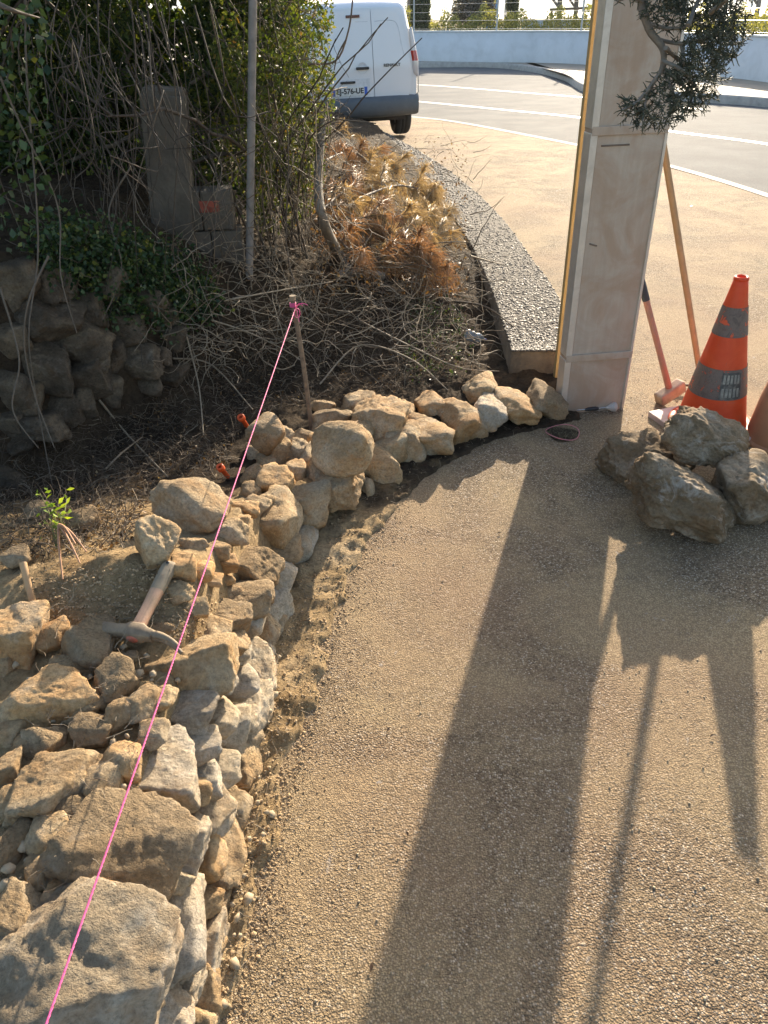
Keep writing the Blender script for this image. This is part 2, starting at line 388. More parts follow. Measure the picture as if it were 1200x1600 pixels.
# thin pale edging strip between pavement and asphalt
P = spline(np.array(pe), 80); T = np.gradient(P, axis=0); T /= np.linalg.norm(T, axis=1, keepdims=True); Nn = np.stack([-T[:, 1], T[:, 0]], 1)
V = np.vstack([np.c_[P, np.full(80, .004)], np.c_[P+Nn*.12, np.full(80, .004)]]); i = np.arange(79)
link('pavement_edging', mesh_np('pavement_edging', V, np.stack([i, i+1, i+81, i+80], 1), M['kerb']), kind='structure')
# far pavement with kerb
P = spline(np.array(fk), 120); T = np.gradient(P, axis=0); T /= np.linalg.norm(T, axis=1, keepdims=True); Nn = np.stack([-T[:, 1], T[:, 0]], 1)
prof = [(0, -.02), (0, .13), (.02, .15), (.16, .15)]
V = np.vstack([np.c_[P+Nn*o, np.full(120, z)] for o, z in prof]); i = np.arange(119)
link('far_kerb', mesh_np('far_kerb', V, np.vstack([np.stack([i+k*120, i+1+k*120, i+121+k*120, i+120+k*120], 1) for k in range(3)]), M['kerb']), kind='structure')
P2 = P+Nn*.16
FPX = np.vstack([[-60, P2[0][1]], P2, [70, P2[-1][1]-3]]); nf = len(FPX); i = np.arange(nf-1)
V = np.vstack([np.c_[FPX, np.full(nf, .146)], np.c_[FPX[:, 0], np.full(nf, 60.0), np.full(nf, .146)]])
link('far_pavement', mesh_np('far_pavement', V, np.stack([i, i+1, i+nf+1, i+nf], 1), simple('far_paving', (.30, .25, .19), .8, var=.15, sc=3)), kind='structure')
# far low white wall
fw = np.array([un(x, y, .15)[:2] for x, y in [(380, 95), (560, 95), (655, 95.5), (760, 97), (850, 98), (920, 101), (1000, 107), (1120, 119), (1210, 130), (1500, 172)]])
P = spline(fw, 90); T = np.gradient(P, axis=0); T /= np.linalg.norm(T, axis=1, keepdims=True); Nn = np.stack([-T[:, 1], T[:, 0]], 1)
FW = P
def ribbon(P, Nn, prof, closed=False):
    n = len(P); V = np.vstack([np.c_[P+Nn*o, np.full(n, z)] for o, z in prof]); i = np.arange(n-1)
    K = len(prof) if closed else len(prof)-1; F = []
    for k in range(K):
        k2 = (k+1) % len(prof); F.append(np.stack([i+k*n, i+1+k*n, i+1+k2*n, i+k2*n], 1))
    return V, np.vstack(F)
wl = thing('boundary_wall', 'long low pale grey painted wall across the far side of the road', 'wall')
V, F = ribbon(P, Nn, [(0, .1), (0, 1.06), (.2, 1.06), (.2, .1)]); link('wall_body', mesh_np('wall_body', V, F, M['render_white']), wl)
V, F = ribbon(P, Nn, [(-.02, 1.062), (-.02, 1.10), (.22, 1.10), (.22, 1.062)], True); link('wall_cap', mesh_np('wall_cap', V, F, M['cap_white']), wl)
# soil terrain
xs = np.concatenate([np.arange(-7, -2.2, .12), np.arange(-2.2, 1.15, .0125), [1.2, 1.3]])
ys = np.concatenate([np.arange(-.3, .45, .05), np.arange(.45, 5.0, .0125), np.arange(5.0, 13.6, .1)])
XX, YY = np.meshgrid(xs, ys); ZZ = S(XX, YY)
# cut to the kerb wall beyond its end
inside = (YY > YEND-.0)
ZZ = np.where(inside & (XX > Xkl(YY)+.08), -.06, ZZ)
ZZ = np.where((YY > 12.2), -.06, ZZ)
V = np.stack([XX.ravel(), YY.ravel(), ZZ.ravel()], 1); nx = len(xs); i = np.arange(len(ys)-1)[:, None]*nx+np.arange(nx-1)[None]
F = np.stack([i, i+1, i+nx+1, i+nx], -1).reshape(-1, 4)
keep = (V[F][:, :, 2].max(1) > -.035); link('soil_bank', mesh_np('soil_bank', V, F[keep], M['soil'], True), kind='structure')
# aggregate kerb wall
M['conc'] = simple('brown_concrete', (.16, .115, .07), .9, var=.3, sc=9, bump=.9, bsc=45, bd=.015, dirt=(.10, .075, .05), dirt_amt=.7, dsc=5)
M['aggbase'] = simple('aggregate_mortar', (.07, .058, .045), .9, var=.3, sc=30, bump=.8, bsc=150, bd=.006)
n = 70
L = spline(KL, n); Rr = spline(KR, n)
kw = thing('kerb_wall', 'low curved kerb wall topped with pebbly exposed aggregate, sweeping back to the van', 'kerb wall')
V = np.vstack([np.c_[L[:, 0]-.01, L[:, 1], np.full(n, -.05)], np.c_[L, np.full(n, KZ-.012)], np.c_[Rr, np.full(n, KZ-.012)], np.c_[Rr, np.full(n, -.05)]]); i = np.arange(n-1)
F = np.vstack([np.stack([i+k*n, i+1+k*n, i+1+(k+1)*n, i+(k+1)*n], 1) for k in range(3)]+[[[0, n, 2*n, 3*n]]])
link('wall_body', mesh_np('wall_body', V, F, M['conc']), kw)
i = np.arange(n-1)
V = np.vstack([np.c_[L+[.004, 0], np.full(n, KZ-.009)], np.c_[Rr-[.004, 0], np.full(n, KZ-.009)]])
link('mortar_top', mesh_np('mortar_top', V, np.stack([i, i+n, i+n+1, i+1], 1), M['aggbase']), kw)
def make_peb():
    m, t, b = newmat('pebbles'); g = NG(t); a = g.attr()
    g.set(b, 'Base Color', g.ramp(a, [(0, (.03, .028, .026)), (.3, (.07, .06, .05)), (.6, (.06, .048, .034)), (.85, (.12, .10, .075)), (1, (.32, .28, .23))]))
    b.inputs['Roughness'].default_value = .6; return m
M['peb'] = make_peb()
ico = bmesh.new(); bmesh.ops.create_icosphere(ico, subdivisions=1, radius=1)
IV = np.array([v.co[:] for v in ico.verts]); IF = np.array([[v.index for v in f.verts] for f in ico.faces]); ico.free()
def scatter_blobs(name, C, R, mat, parent=None, flat=.6, A=None, **k):
    n = len(C); V = IV[None]*(1+NR.uniform(-.38, .30, (n, len(IV), 1)))
    sc = NR.uniform(.65, 1.2, (n, 1, 3)); sc[:, :, 2] *= flat; V = V*sc*R[:, None, None]
    th = NR.uniform(0, 6.28, n); c, s = np.cos(th), np.sin(th)
    V = np.stack([V[:, :, 0]*c[:, None]-V[:, :, 1]*s[:, None], V[:, :, 0]*s[:, None]+V[:, :, 1]*c[:, None], V[:, :, 2]], -1)+C[:, None]
    F = IF[None]+(np.arange(n)*len(IV))[:, None, None]
    a = NR.random(n) if A is None else A
    return link(name, mesh_np(name, V.reshape(-1, 3), F.reshape(-1, 3), mat, False, np.repeat(a, len(IV))), parent, **k)
npb = 9000; t = NR.random(npb)**1.7*(n-1); i0 = np.clip(t.astype(int), 0, n-2); f = (t-i0)[:, None]; u = NR.random((npb, 1))
Lp = L[i0]*(1-f)+L[i0+1]*f; Rp = Rr[i0]*(1-f)+Rr[i0+1]*f; C = Lp*(1-u)+Rp*u
Rd = NR.uniform(.005, .011, npb)*(1+np.clip((C[:, 1]-6)/8, 0, 1.2)); C3 = np.c_[C, np.full(npb, KZ-.010)]
scatter_blobs('aggregate_pebbles', C3, Rd, M['peb'], kw, kind='stuff')
# pebbles on the rough front edge
# ------------------------------------------------------------------ rocks
_ico = {}
def icos(sub):
    if sub not in _ico:
        b = bmesh.new(); bmesh.ops.create_icosphere(b, subdivisions=sub, radius=1)
        _ico[sub] = (np.array([v.co[:] for v in b.verts]), np.array([[v.index for v in f.verts] for f in b.faces])); b.free()
    return _ico[sub]
def rock_mesh(dims, seed, sub=4, planes=12, p=16, rough=1.0, mat=None, flat=0.0):
    D, F = icos(sub); r_ = np.random.default_rng(seed)
    N = r_.normal(size=(planes, 3)); N /= np.linalg.norm(N, axis=1, keepdims=True); O = r_.uniform(.58, .98, planes)
    Nb = np.array([[1, 0, 0], [-1, 0, 0], [0, 1, 0], [0, -1, 0], [0, 0, 1], [0, 0, -1]], float)+r_.normal(size=(6, 3))*.22
    Nb /= np.linalg.norm(Nb, axis=1, keepdims=True)
    N = np.vstack([N, Nb]); O = np.concatenate([O, r_.uniform(.72, .9, 6)*np.array([1, 1, 1, 1, 1-flat, 1-flat])])
    q = np.maximum(D @ N.T, 0)/O[None]; r = (np.sum(q**p, 1)+1e-9)**(-1/p)
    r = np.minimum(r, 1.25)
    sh = seed*1.37 % 97
    r = r*(1+rough*(.07*fbm(D*1.6+sh, 2, seed)+.040*fbm(D*4+sh, 3, seed+5)+(.028*fbm(D*11+sh, 4, seed+9, .6))-.07*np.maximum(0, fbm(D*3+sh*2, 2, seed+3)-.3)-.03*np.abs(fbm(D*5+sh*3, 3, seed+13))))
    V = D*r[:, None]; mn, mx = V.min(0), V.max(0); V = (V-(mn+mx)/2)/((mx-mn)/2)
    V = V*np.array(dims)/2
    return mesh_np('stone', V, F, mat, True)
SEED = [100]
def put_rock(name, P, dims, mat, parent=None, sub=4, rot=None, seed=None, p=16, rough=1.0, planes=12, flat=0.0, **k):
    SEED[0] += 1; s = seed or SEED[0]; rr = np.random.default_rng(s)
    me = rock_mesh(dims, s, sub, planes, p, rough, mat, flat)
    rot = rot if rot is not None else (rr.uniform(-.12, .12), rr.uniform(-.12, .12), rr.uniform(-.25, .25))
    return link(name, me, parent, loc=tuple(P), rot=rot, **k)
def dims_for(P, wpx, hpx, ratio=.75):
    s = zc(P)/1200.0; W = wpx*s; H = hpx*s
    dx, dy, dz = P[0], P[1], P[2]-CAM_H; al = math.atan2(-dz, math.hypot(dx, dy))
    d = H/math.sqrt(math.sin(al)**2+(ratio*math.cos(al))**2)
    return (W, min(d, W*1.7), min(d, W*1.7)*ratio)
wall = thing('dry_stone_wall', 'curving dry stone wall of ochre rubble being rebuilt along the pavement edge', 'wall')
TOP = '''359 834 60 40 s|303 853 46 26 s|377 815 28 24 o|383 796 48 26 o|418 787 26 30 s|434 825 70 82 s|475 797 84 76 s|388 888 98 72 d|288 887 40 46 o|318 895 34 34 o|342 860 40 26 s|331 908 36 24 o|356 906 26 18 o|282 925 46 30 s|371 953 112 78 d|347 982 98 60 d|301 1051 138 108 s|290 1130 102 80 p|30 1003 82 98 o|86 999 42 56 o|137 1018 82 84 d|8 1041 36 42 s|104 1052 88 46 s|75 1096 158 84 o|183 1070 68 70 d|190 1120 42 66 s|223 1108 44 56 s|148 1144 64 50 d|202 1030 30 24 s|15 1148 40 48 s|66 1162 66 56 d|14 1200 40 56 s|133 1192 54 34 d|82 1230 138 114 s|165 1222 60 62 s|195 1188 56 62 o|262 1213 128 116 p|82 1308 76 64 s|18 1325 50 84 d|127 1262 78 56 d|195 1332 206 158 d|32 1424 72 108 d|87 1398 42 48 o|122 1528 300 240 g|250 1572 80 66 p|419 678 0 0 s|417 726 36 32 s|394 743 36 32 s|402 709 32 26 s|444 710 46 52 s|474 687 50 32 s|472 710 40 44 s|464 739 32 36 o|432 758 64 46 o|392 768 34 30 s|518 764 94 76 s|520 660 64 46 d|503 637 42 26 s|563 636 62 42 s|596 670 92 78 o|634 698 68 56 s|593 731 76 56 s|573 762 24 28 s|628 647 42 34 s|669 680 82 62 o|672 633 46 46 o|723 656 68 64 o|751 609 58 54 s|766 640 62 56 p|807 637 68 50 o|848 634 56 48 d|120 1350 60 50 s|150 1400 80 60 o|60 1370 50 50 s|110 1450 60 40 d|230 1265 60 50 s|240 1150 50 40 s|155 1095 50 40 s|330 1000 60 50 s|405 700 40 34 s|440 690 44 36 s|490 720 50 46 s|500 700 40 40 o|545 740 50 44 s|420 745 40 34 s|400 790 44 34 s|350 880 46 30 o|555 690 60 50 s|610 700 60 44 s|700 640 40 34 s|650 660 44 34 s|360 930 40 26 s|305 950 50 30 s|250 985 50 30 d|255 1095 40 40 s|130 1110 60 40 s|45 1165 50 40 s|55 1270 60 50 s|5 1260 44 50 s|150 1290 50 50 s|60 1345 44 34 s'''
FACE = '''479 850 34 70 p|446 899 42 78 p|439 963 40 96 p|378 1020 34 50 p|412 1040 46 104 p|382 1065 48 56 p|355 1118 40 72 p|396 1115 54 112 p|332 1212 36 64 p|360 1202 40 62 p|394 1227 46 92 s|337 1269 64 84 p|302 1322 50 104 p|338 1332 42 66 o|366 1338 46 142 s|286 1378 38 40 s|288 1473 72 192 p|331 1414 42 58 s|329 1487 58 104 p|319 1560 58 90 s|272 1590 60 90 p|300 1400 40 60 p|345 1420 36 90 s|318 1630 60 90 s|425 990 34 70 s|400 1170 40 70 p|372 1140 44 70 p|345 1270 40 80 p|400 960 40 60 p|372 1005 40 60 s|455 860 38 60 s|412 930 40 60 s|350 1060 40 50 p|375 1280 36 80 s|350 1540 40 70 s|300 1540 50 90 p|255 1480 50 100 p|325 1170 44 56 p|310 1240 50 60 s|440 1010 30 56 s|425 1070 30 60 p|412 1160 28 60 s'''
KM = {'s': 'stone', 'o': 'stone_orange', 'p': 'stone_pale', 'd': 'stone_dirty', 'g': 'stone_slab'}
def subfor(w, h): m = max(w, h); return 5 if m > 88 else 4 if m > 34 else 3
for e in TOP.split('|'):
    a = e.split(); x, y, w_, h_ = map(float, a[:4])
    if w_ == 0: continue
    P = march(x, y, Sc, .012+h_*.00006)
    if y > 600 and P is not None:
        low = x > 640 and y < 700; dm = dims_for(P, w_*1.04, h_*1.06, .46 if low else .72)
        P[2] = float(Sc(P[0], P[1]))+dm[2]*.05 if low else max(P[2], float(Sc(P[0], P[1]))+dm[2]*.18)
        put_rock('stone', P, dm, M[KM[a[4]]], wall, subfor(w_, h_), p=rnd.choice([24, 34, 48]) if y > 820 else rnd.choice([18, 26]), rough=1.0 if y > 820 else 1.35, planes=rnd.choice([7, 9, 12]), flat=.3 if max(w_, h_) > 90 and y > 820 else .1)
def face_hit(px, py):
    d = ray(px, py); ts = np.arange(.4, 6, .004); Pp = np.array([0, 0, CAM_H])[None]+ts[:, None]*d[None]
    g = Pp[:, 0]-(Xw(Pp[:, 1])-.015-.10*np.maximum(Pp[:, 2], 0))
    return Pp[np.argmax(g <= 0)].copy()
for e in FACE.split('|'):
    a = e.split(); x, y, w_, h_ = map(float, a[:4])
    P = face_hit(x, y); P[2] = max(P[2], .02)
    s = zc(P)/1200; L_ = h_*s*1.15
    dm = (max(.11, w_*s*1.6), L_, min(max(.055, L_*.62), .16))
    P[0] -= dm[0]/2-w_*s*.5
    put_rock('stone', P, dm, M[KM[a[4]]], wall, subfor(w_, h_), p=34, planes=8)
# ------------------------------------------------------------------ loose stones
def loose(px, py, w_, h_, kd, label, k=.05, seed=None, group=None, ratio=.75, name='loose_stone', rot=None, p=16, planes=12, zmin=None, cat='stone', rough=1.0):
    P = march(px, py, Sc, k)
    dm = dims_for(P, w_*1.03, h_*1.04, ratio)
    return put_rock(name, P, dm, M[kd], None, 5 if w_ > 60 else 4, seed=seed, label=label, cat=cat, group=group, rot=rot, p=p, planes=planes, rough=rough)
loose(302, 790, 122, 96, 'stone', 'large pale wedge-shaped limestone lying on top of the rubble under the pink string', k=.05, seed=431, name='limestone_block', rot=(0, .25, -.2), planes=9, p=40)
loose(241, 845, 76, 76, 'stone', 'squarish pale limestone just above the end of the hammer handle', k=.06, seed=58, name='limestone_block', planes=8, ratio=1.1, p=34)
loose(419, 678, 60, 52, 'stone', 'rounded buff stone beside the orange rebar cap and the pink string', k=.12, seed=77)
loose(535, 698, 96, 80, 'stone', 'big smooth rounded boulder balanced on top of the row beside the metal stake', k=.24, seed=21, name='round_boulder', p=9, rough=.6)
def boulder(px, py, w_, h_, z, seed, label, rot, ratio=.75, p=44):
    P = un(px, py, z); dm = dims_for(P, w_, h_, ratio)
    return put_rock('grey_boulder', P, dm, M['boulder'], None, 6 if w_ > 130 else 5, seed=seed, rot=rot, p=p, planes=9, label=label, cat='boulder', rough=1.5)
boulder(1072, 776, 186, 106, .12, 907, 'biggest dark grey jagged boulder at the front of the heap on the pavement', (.15, .30, -.25), .62)
boulder(1010, 716, 130, 82, .08, 918, 'low grey brown boulder at the left of the heap on the pavement', (0, -.1, .3), .6)
boulder(1166, 762, 112, 104, .10, 914, 'dark boulder at the right of the heap on the pavement, cut by the photo edge', (0, .2, .2), .7)
boulder(1100, 682, 140, 80, .20, 925, 'grey slab-like boulder on top of the heap, touching the traffic cone', (0, .42, -.3), .5, 26)
# small stones on the dark soil
for (x, y, w_, h_, lab) in [(62, 800, 46, 34, 'half buried brown stone left of the small green seedling'), (130, 815, 50, 44, 'half buried dull stone right of the small green seedling'), (32, 872, 46, 36, 'brown stone touching the wooden peg at the left edge'), (241, 802, 20, 14, None), (138, 706, 18, 14, None)]:
    if lab: loose(x, y, w_, h_, 'stone_dirty', lab, k=.015, name='buried_stone')
# ------------------------------------------------------------------ hammer
M['steel_dusty'] = simple('dusty_steel', (.19, .14, .09), .7, .0, var=.3, sc=40, dirt=(.32, .24, .15), dirt_amt=.8, dsc=25, bump=.3, bsc=250)
M['handle_pink'] = simple('worn_handle', (.46, .27, .17), .65, var=.15, sc=30, dirt=(.34, .24, .15), dirt_amt=.6, dsc=18, bump=.4, bsc=260)
M['handle_grip'] = simple('dusty_grip', (.25, .20, .135), .8, var=.2, sc=50, dirt=(.30, .24, .16), dirt_amt=.5, dsc=30, bump=.5, bsc=240)
M['red_end'] = simple('red_plug', (.48, .13, .08), .6, var=.2, sc=40, dirt=(.4, .25, .18), dirt_amt=.4, dsc=40)
M['black'] = simple('black_plastic', (.02, .02, .022), .5)
H0 = march(212, 988, Sc, .045); H1 = un(267, 880, H0[2]+.05)
hv = H1-H0; Lh = np.linalg.norm(hv); ang = math.atan2(hv[1], hv[0]); tilt = math.asin(hv[2]/Lh)
ham = thing('bricklayer_hammer', "dusty bricklayer's hammer with a worn pinkish handle lying on the soil mound", 'hammer', tuple(H0), (0, -tilt, ang))
print('hammer len', Lh)
# local x = along handle
m = MB(); ts = np.linspace(0, 1, 12)
def loft(m, secs, a=.5, cap=True):
    """secs: list of (x, halfwidth_y, halfheight_z, yoff, zoff); superellipse section"""
    n = 16; th = np.arange(n)*2*math.pi/n; rings = []
    for x, a1, b1, yo, zo in secs:
        cx = np.sign(np.cos(th))*np.abs(np.cos(th))**.75; sz = np.sign(np.sin(th))*np.abs(np.sin(th))**.75
        rings.append(np.stack([np.full(n, x), yo+a1*cx, zo+b1*sz], 1))
    V = np.vstack(rings); k = len(secs); i = np.arange(k-1)[:, None]*n; j = np.arange(n)[None]; j2 = (j+1) % n
    m.add(V, np.stack([i+j, i+j2, i+n+j2, i+n+j], -1).reshape(-1, 4), a)
    if cap:
        for e in (0, k-1):
            c = rings[e].mean(0); idx = np.arange(n); F = np.stack([idx, (idx+1) % n, np.full(n, n)], 1)
            m.add(np.vstack([rings[e], c[None]]), F if e else F[:, ::-1], a)
loft(m, [(.012, .017, .014, 0, 0), (.04, .0155, .013, 0, 0), (Lh*.38, .0155, .0125, 0, 0), (Lh*.58, .017, .0135, 0, 0)])
h1 = m.build('handle', M['handle_pink'], ham, True)
m = MB(); loft(m, [(Lh*.58, .0172, .0138, 0, 0), (Lh*.75, .0180, .0142, 0, 0), (Lh*.93, .0190, .0148, 0, 0), (Lh*.985, .0175, .013, 0, 0), (Lh, .012, .009, 0, 0)])
gp = m.build('grip', M['handle_grip'], ham, True)
me_v, me_q = lathe_arrays([(.0042, 0), (.0042, .0012), (0.0001, .0012)], 12); g_ = link('hanging_hole', mesh_np('hanging_hole', me_v+[Lh*.955, 0, .0140], me_q, M['black']), gp)
def headloft(name, pts, mat):
    """pts along y: (y, x, hw_x, hh_z, z)"""
    m = MB(); n = 16; th = np.arange(n)*2*math.pi/n; rings = []
    for y, x, a1, b1, z in pts:
        cx = np.sign(np.cos(th))*np.abs(np.cos(th))**.45; sz = np.sign(np.sin(th))*np.abs(np.sin(th))**.45
        rings.append(np.stack([x+a1*cx, np.full(n, y), z+b1*sz], 1))
    V = np.vstack(rings); k = len(pts); i = np.arange(k-1)[:, None]*n; j = np.arange(n)[None]; j2 = (j+1) % n
    m.add(V, np.stack([i+j, i+j2, i+n+j2, i+n+j], -1).reshape(-1, 4))
    for e in (0, k-1):
        c = rings[e].mean(0); idx = np.arange(n); m.add(np.vstack([rings[e], c[None]]), np.stack([idx, (idx+1) % n, np.full(n, n)], 1))
    return m.build(name, mat, ham, False)
headloft('hammer_head', [(.082, -.004, .0145, .0135, 0), (.080, -.004, .0155, .0145, 0), (.045, -.002, .014, .013, 0), (.026, 0, .014, .014, 0), (.016, 0, .020, .019, 0), (-.016, 0, .020, .019, 0), (-.028, -.001, .014, .015, 0), (-.045, -.003, .012, .013, 0)], M['steel_dusty'])
for sg in (-1, 1):
    m = MB(); pts = spline([(-.001, -.043, .004*sg), (-.004, -.070, .007*sg), (-.014, -.098, .010*sg), (-.028, -.122, .013*sg)], 10)
    n = 8
    m.tube(pts, .0105, .0045, n=8); mm = m.build('claw', M['steel_dusty'], ham, True)
me_v, me_q = lathe_arrays([(.0001, .001), (.012, .001), (.0135, -.003), (.0135, -.012)], 20)
me_v = np.stack([-.020-me_v[:, 2]*1-.0, me_v[:, 0]*1.15, me_v[:, 1]*.95], 1)
link('handle_plug', mesh_np('handle_plug', me_v, me_q, M['red_end'], True), ham)
# ------------------------------------------------------------------ stake and string
M['rust'] = simple('rusty_bar', (.16, .115, .08), .8, .2, var=.3, sc=60, dirt=(.30, .22, .14), dirt_amt=.7, dsc=20, bump=.6, bsc=260)
M['string'] = simple('pink_twine', (.78, .10, .30), .6, var=.15, sc=300, bump=.5, bsc=900)
sb = march(488, 672, Sc, 0.0); stp = atY(457, 468, sb[1]-.02)
stk = thing('guide_stake', 'thin rusty metal stake stuck in the soil, holding up the pink string', 'stake', tuple(sb))
m = MB(); m.tube(spline([np.array([0, 0, -.08]), (stp-sb)*.5+[.004, 0, 0], stp-sb], 12), .0105, .0105, n=10); m.build('bar', M['rust'], stk, True)
m = MB(); tp = stp-sb; m.tube([tp-[0, 0, .002], tp+[0, 0, .016]], .0125, .0125, n=12); m.build('bar_head', M['steel_dusty'], stk, True)
kn = stp+np.array([.012, -.008, -.03])
q0 = un(70, 1600, .60); dv = (q0-kn); q1 = kn+dv*1.35
ms = MB()
def twist(m, pts, r):
    pts = np.asarray(pts); L = np.concatenate([[0], np.cumsum(np.linalg.norm(np.diff(pts, axis=0), axis=1))])
    for ph in (0, 2.09, 4.19):
        n_ = len(pts); off = np.stack([np.cos(L/.0022*.55+ph), np.zeros(n_), np.sin(L/.0022*.55+ph)], 1)*r*.55
        m.tube(pts+off, r*.75, n=5, cap=False, a=.5)
npt = 900; tt = np.linspace(0, 1, npt)[:, None]; sag = -.006*np.sin(tt*math.pi)
pts = kn+(q1-kn)*tt+np.array([0, 0, 1])*sag
twist(ms, pts, .00145)
for i_ in range(4):
    th = np.linspace(0, 6.9, 22); ms.tube(np.stack([stp[0]+.0125*np.cos(th), stp[1]+.0125*np.sin(th), stp[2]-.03+i_*.0045+th*.0005], 1), .0016, n=5)
for e in ([.03, -.01, .01], [.05, -.01, .012], [.012, -.02, -.055]):
    ms.tube(spline([kn, kn+np.array(e)*.5+[0, 0, .012], kn+np.array(e)], 8), .0014, n=5)
th = np.linspace(0, 6.28, 20); ms.tube(np.stack([kn[0]+.004+.012*np.cos(th), np.full(20, kn[1]-.005), kn[2]-.022+.020*np.sin(th)], 1), .0014, n=5)
o = ms.build('guide_string', M['string'], None, True); o['label'] = 'taut pink string running from the rusty stake over the whole stone wall'; o['category'] = 'string'
# second stake holding the string's near end (behind the photographer's feet)
s2 = thing('guide_stake', 'metal stake at the near end of the pink string, out of the frame', 'stake', (q1[0], q1[1], 0))
m = MB(); m.tube([(0, 0, -.1), (0, 0, q1[2]+.04)], .0105, n=10); m.build('bar', M['rust'], s2, True)
# ------------------------------------------------------------------ metal pillar with yellow board
def pillar_mat():
    m, t, b = newmat('scuffed_aluminium'); g = NG(t); c = g.coord()
    str_ = g.noise(g.mapping(c, (18, 18, 1.2)), 3, 5, .6); n = g.noise(c, 5, 6, .65, dist=.8)
    col = g.ramp(str_, [(.3, (.44, .42, .38)), (.7, (.54, .51, .46))]); col = g.mix(g.ramp(n, [(.45, 0.0), (.8, .12)]), col, (.34, .29, .24))
    sc_ = g.ramp(g.noise(g.mapping(c, (1.0, 1.0, .45)), 16, 5, .7, dist=2.2), [(.635, 0.0), (.66, .75), (.69, .1)])
    zc_ = g.sep(c, 2); msk = g.ramp(zc_, [(0.30, 0.0), (.45, 1.0)]); col = g.mix(g.math('MULTIPLY', sc_, msk), col, (.13, .10, .085))
    low = g.ramp(zc_, [(0.0, .75), (.28, 0.0)]); col = g.mix(g.math('MULTIPLY', low, g.ramp(n, [(.3, .4), (.6, 1.0)])), col, (.36, .24, .15))
    g.set(b, 'Base Color', col); b.inputs['Metallic'].default_value = .25; g.set(b, 'Roughness', g.ramp(n, [(.3, .42), (.7, .62)]))
    g.bump(b, g.noise(c, 120, 3, .6), .25, .001); return m
M['alu'] = pillar_mat()
M['alu_clean'] = simple('aluminium_trim', (.62, .58, .52), .42, .55, var=.08, sc=12, dirt=(.4, .33, .26), dirt_amt=.4, dsc=10)
M['yellow'] = simple('yellow_board', (.33, .23, .09), .6, var=.12, sc=8, dirt=(.36, .25, .13), dirt_amt=.5, dsc=6, bump=.3, bsc=70)
A = un(880, 647)[:2]; B = un(971, 640)[:2]
vx = (B-A)/np.linalg.norm(B-A); W_ = np.linalg.norm(B-A); vy = np.array([-vx[1], vx[0]])
print('pillar w', W_, 'at', A)
lean = math.radians(0.6)
pl = thing('metal_pillar', 'tall scuffed grey metal pillar standing at the end of the stone row', 'pillar', (A[0], A[1], 0), (0, -lean, math.atan2(vx[1], vx[0])))
HT = 3.4; D_ = .07
bevel_box('body', (W_-.012, D_, HT), (W_/2+.004, D_/2+.004, HT/2-.02), M['alu'], pl, .003)
# corner trims, standing proud of the panel
zj = [.285, 1.245, 2.25]
segs = [(-.02, zj[0]-.008), (zj[0]+.008, zj[1]-.008), (zj[1]+.008, zj[2]-.008), (zj[2]+.008, HT)]
for a_, b_ in segs:
    bevel_box('edge_trim', (.030, D_+.01, b_-a_), (-.006, D_/2+.001, (a_+b_)/2), M['alu_clean'], pl, .003)
    bevel_box('edge_trim', (.012, D_+.006, b_-a_), (W_+.003, D_/2+.001, (a_+b_)/2), M['alu_clean'], pl, .002)
for z_ in zj: bevel_box('joint_band', (W_+.026, D_+.014, .034), (W_/2-.005, D_/2+.001, z_), M['alu'], pl, .002)
m = MB(); 
for z_, l_, a_ in ((1.19, .12, 0.0), (.80, .035, .3)): m.box((.03+l_/2, .0025, z_), (l_, .004, .006), (0, a_, 0))
m.build('scrape_mark', simple('scrape', (.17, .13, .10), .8), pl)
Cb = un(871, 609)[:2]
yb = thing('yellow_board', 'long yellow board standing upright behind the left edge of the metal pillar', 'board', (Cb[0], Cb[1], 0), (0, -lean*1.0, math.atan2(vx[1], vx[0])))
bevel_box('board', (.038, .03, HT-.3), (0.0, .02, (HT-.3)/2-.02), M['yellow'], yb, .002)
bevel_box('board_end_cap', (.043, .034, .05), (0.0, .02, HT-.3), M['alu_clean'], yb, .002)
# ------------------------------------------------------------------ traffic cone
def cone_mat():
    m, t, b = newmat('orange_pvc'); g = NG(t); c = g.coord()
    n = g.noise(c, 9, 6, .65, dist=.6); col = g.ramp(n, [(.3, (.72, .075, .018)), (.6, (.80, .12, .03)), (.75, (.62, .20, .10))])
    sc_ = g.ramp(g.noise(g.mapping(c, (1, 1, .3)), 40, 4, .7), [(.62, 0.0), (.72, .45)]); col = g.mix(sc_, col, (.35, .2, .14))
    g.set(b, 'Base Color', col); b.inputs['Roughness'].default_value = .48
    tr = t.nodes.new('ShaderNodeBsdfTranslucent'); g.t.links.new(col, tr.inputs[0]); mx = t.nodes.new('ShaderNodeMixShader'); mx.inputs[0].default_value = .38
    out = [x for x in t.nodes if x.type == 'OUTPUT_MATERIAL'][0]; t.links.new(b.outputs[0], mx.inputs[1]); t.links.new(tr.outputs[0], mx.inputs[2]); t.links.new(mx.outputs[0], out.inputs[0])
    g.bump(b, n, .2, .004); return m
def band_mat():
    m, t, b = newmat('worn_reflective_band'); g = NG(t); c = g.coord(); n = g.noise(c, 22, 7, .75, dist=.7)
    col = g.ramp(n, [(.3, (.08, .058, .046)), (.50, (.15, .11, .09)), (.58, (.10, .07, .055)), (.60, (.60, .09, .03))])
    g.set(b, 'Base Color', col); b.inputs['Roughness'].default_value = .6; g.bump(b, n, .3, .003); return m
M['cone'] = cone_mat(); M['band'] = band_mat()
M['cone_base'] = simple('faded_cone_base', (.60, .44, .38), .6, var=.12, sc=12, dirt=(.35, .22, .15), dirt_amt=.6, dsc=8)
cc = un(1108, 668); ctip = atY(1152, 432, cc[1]); ch = ctip[2]; print('cone', cc, ch)
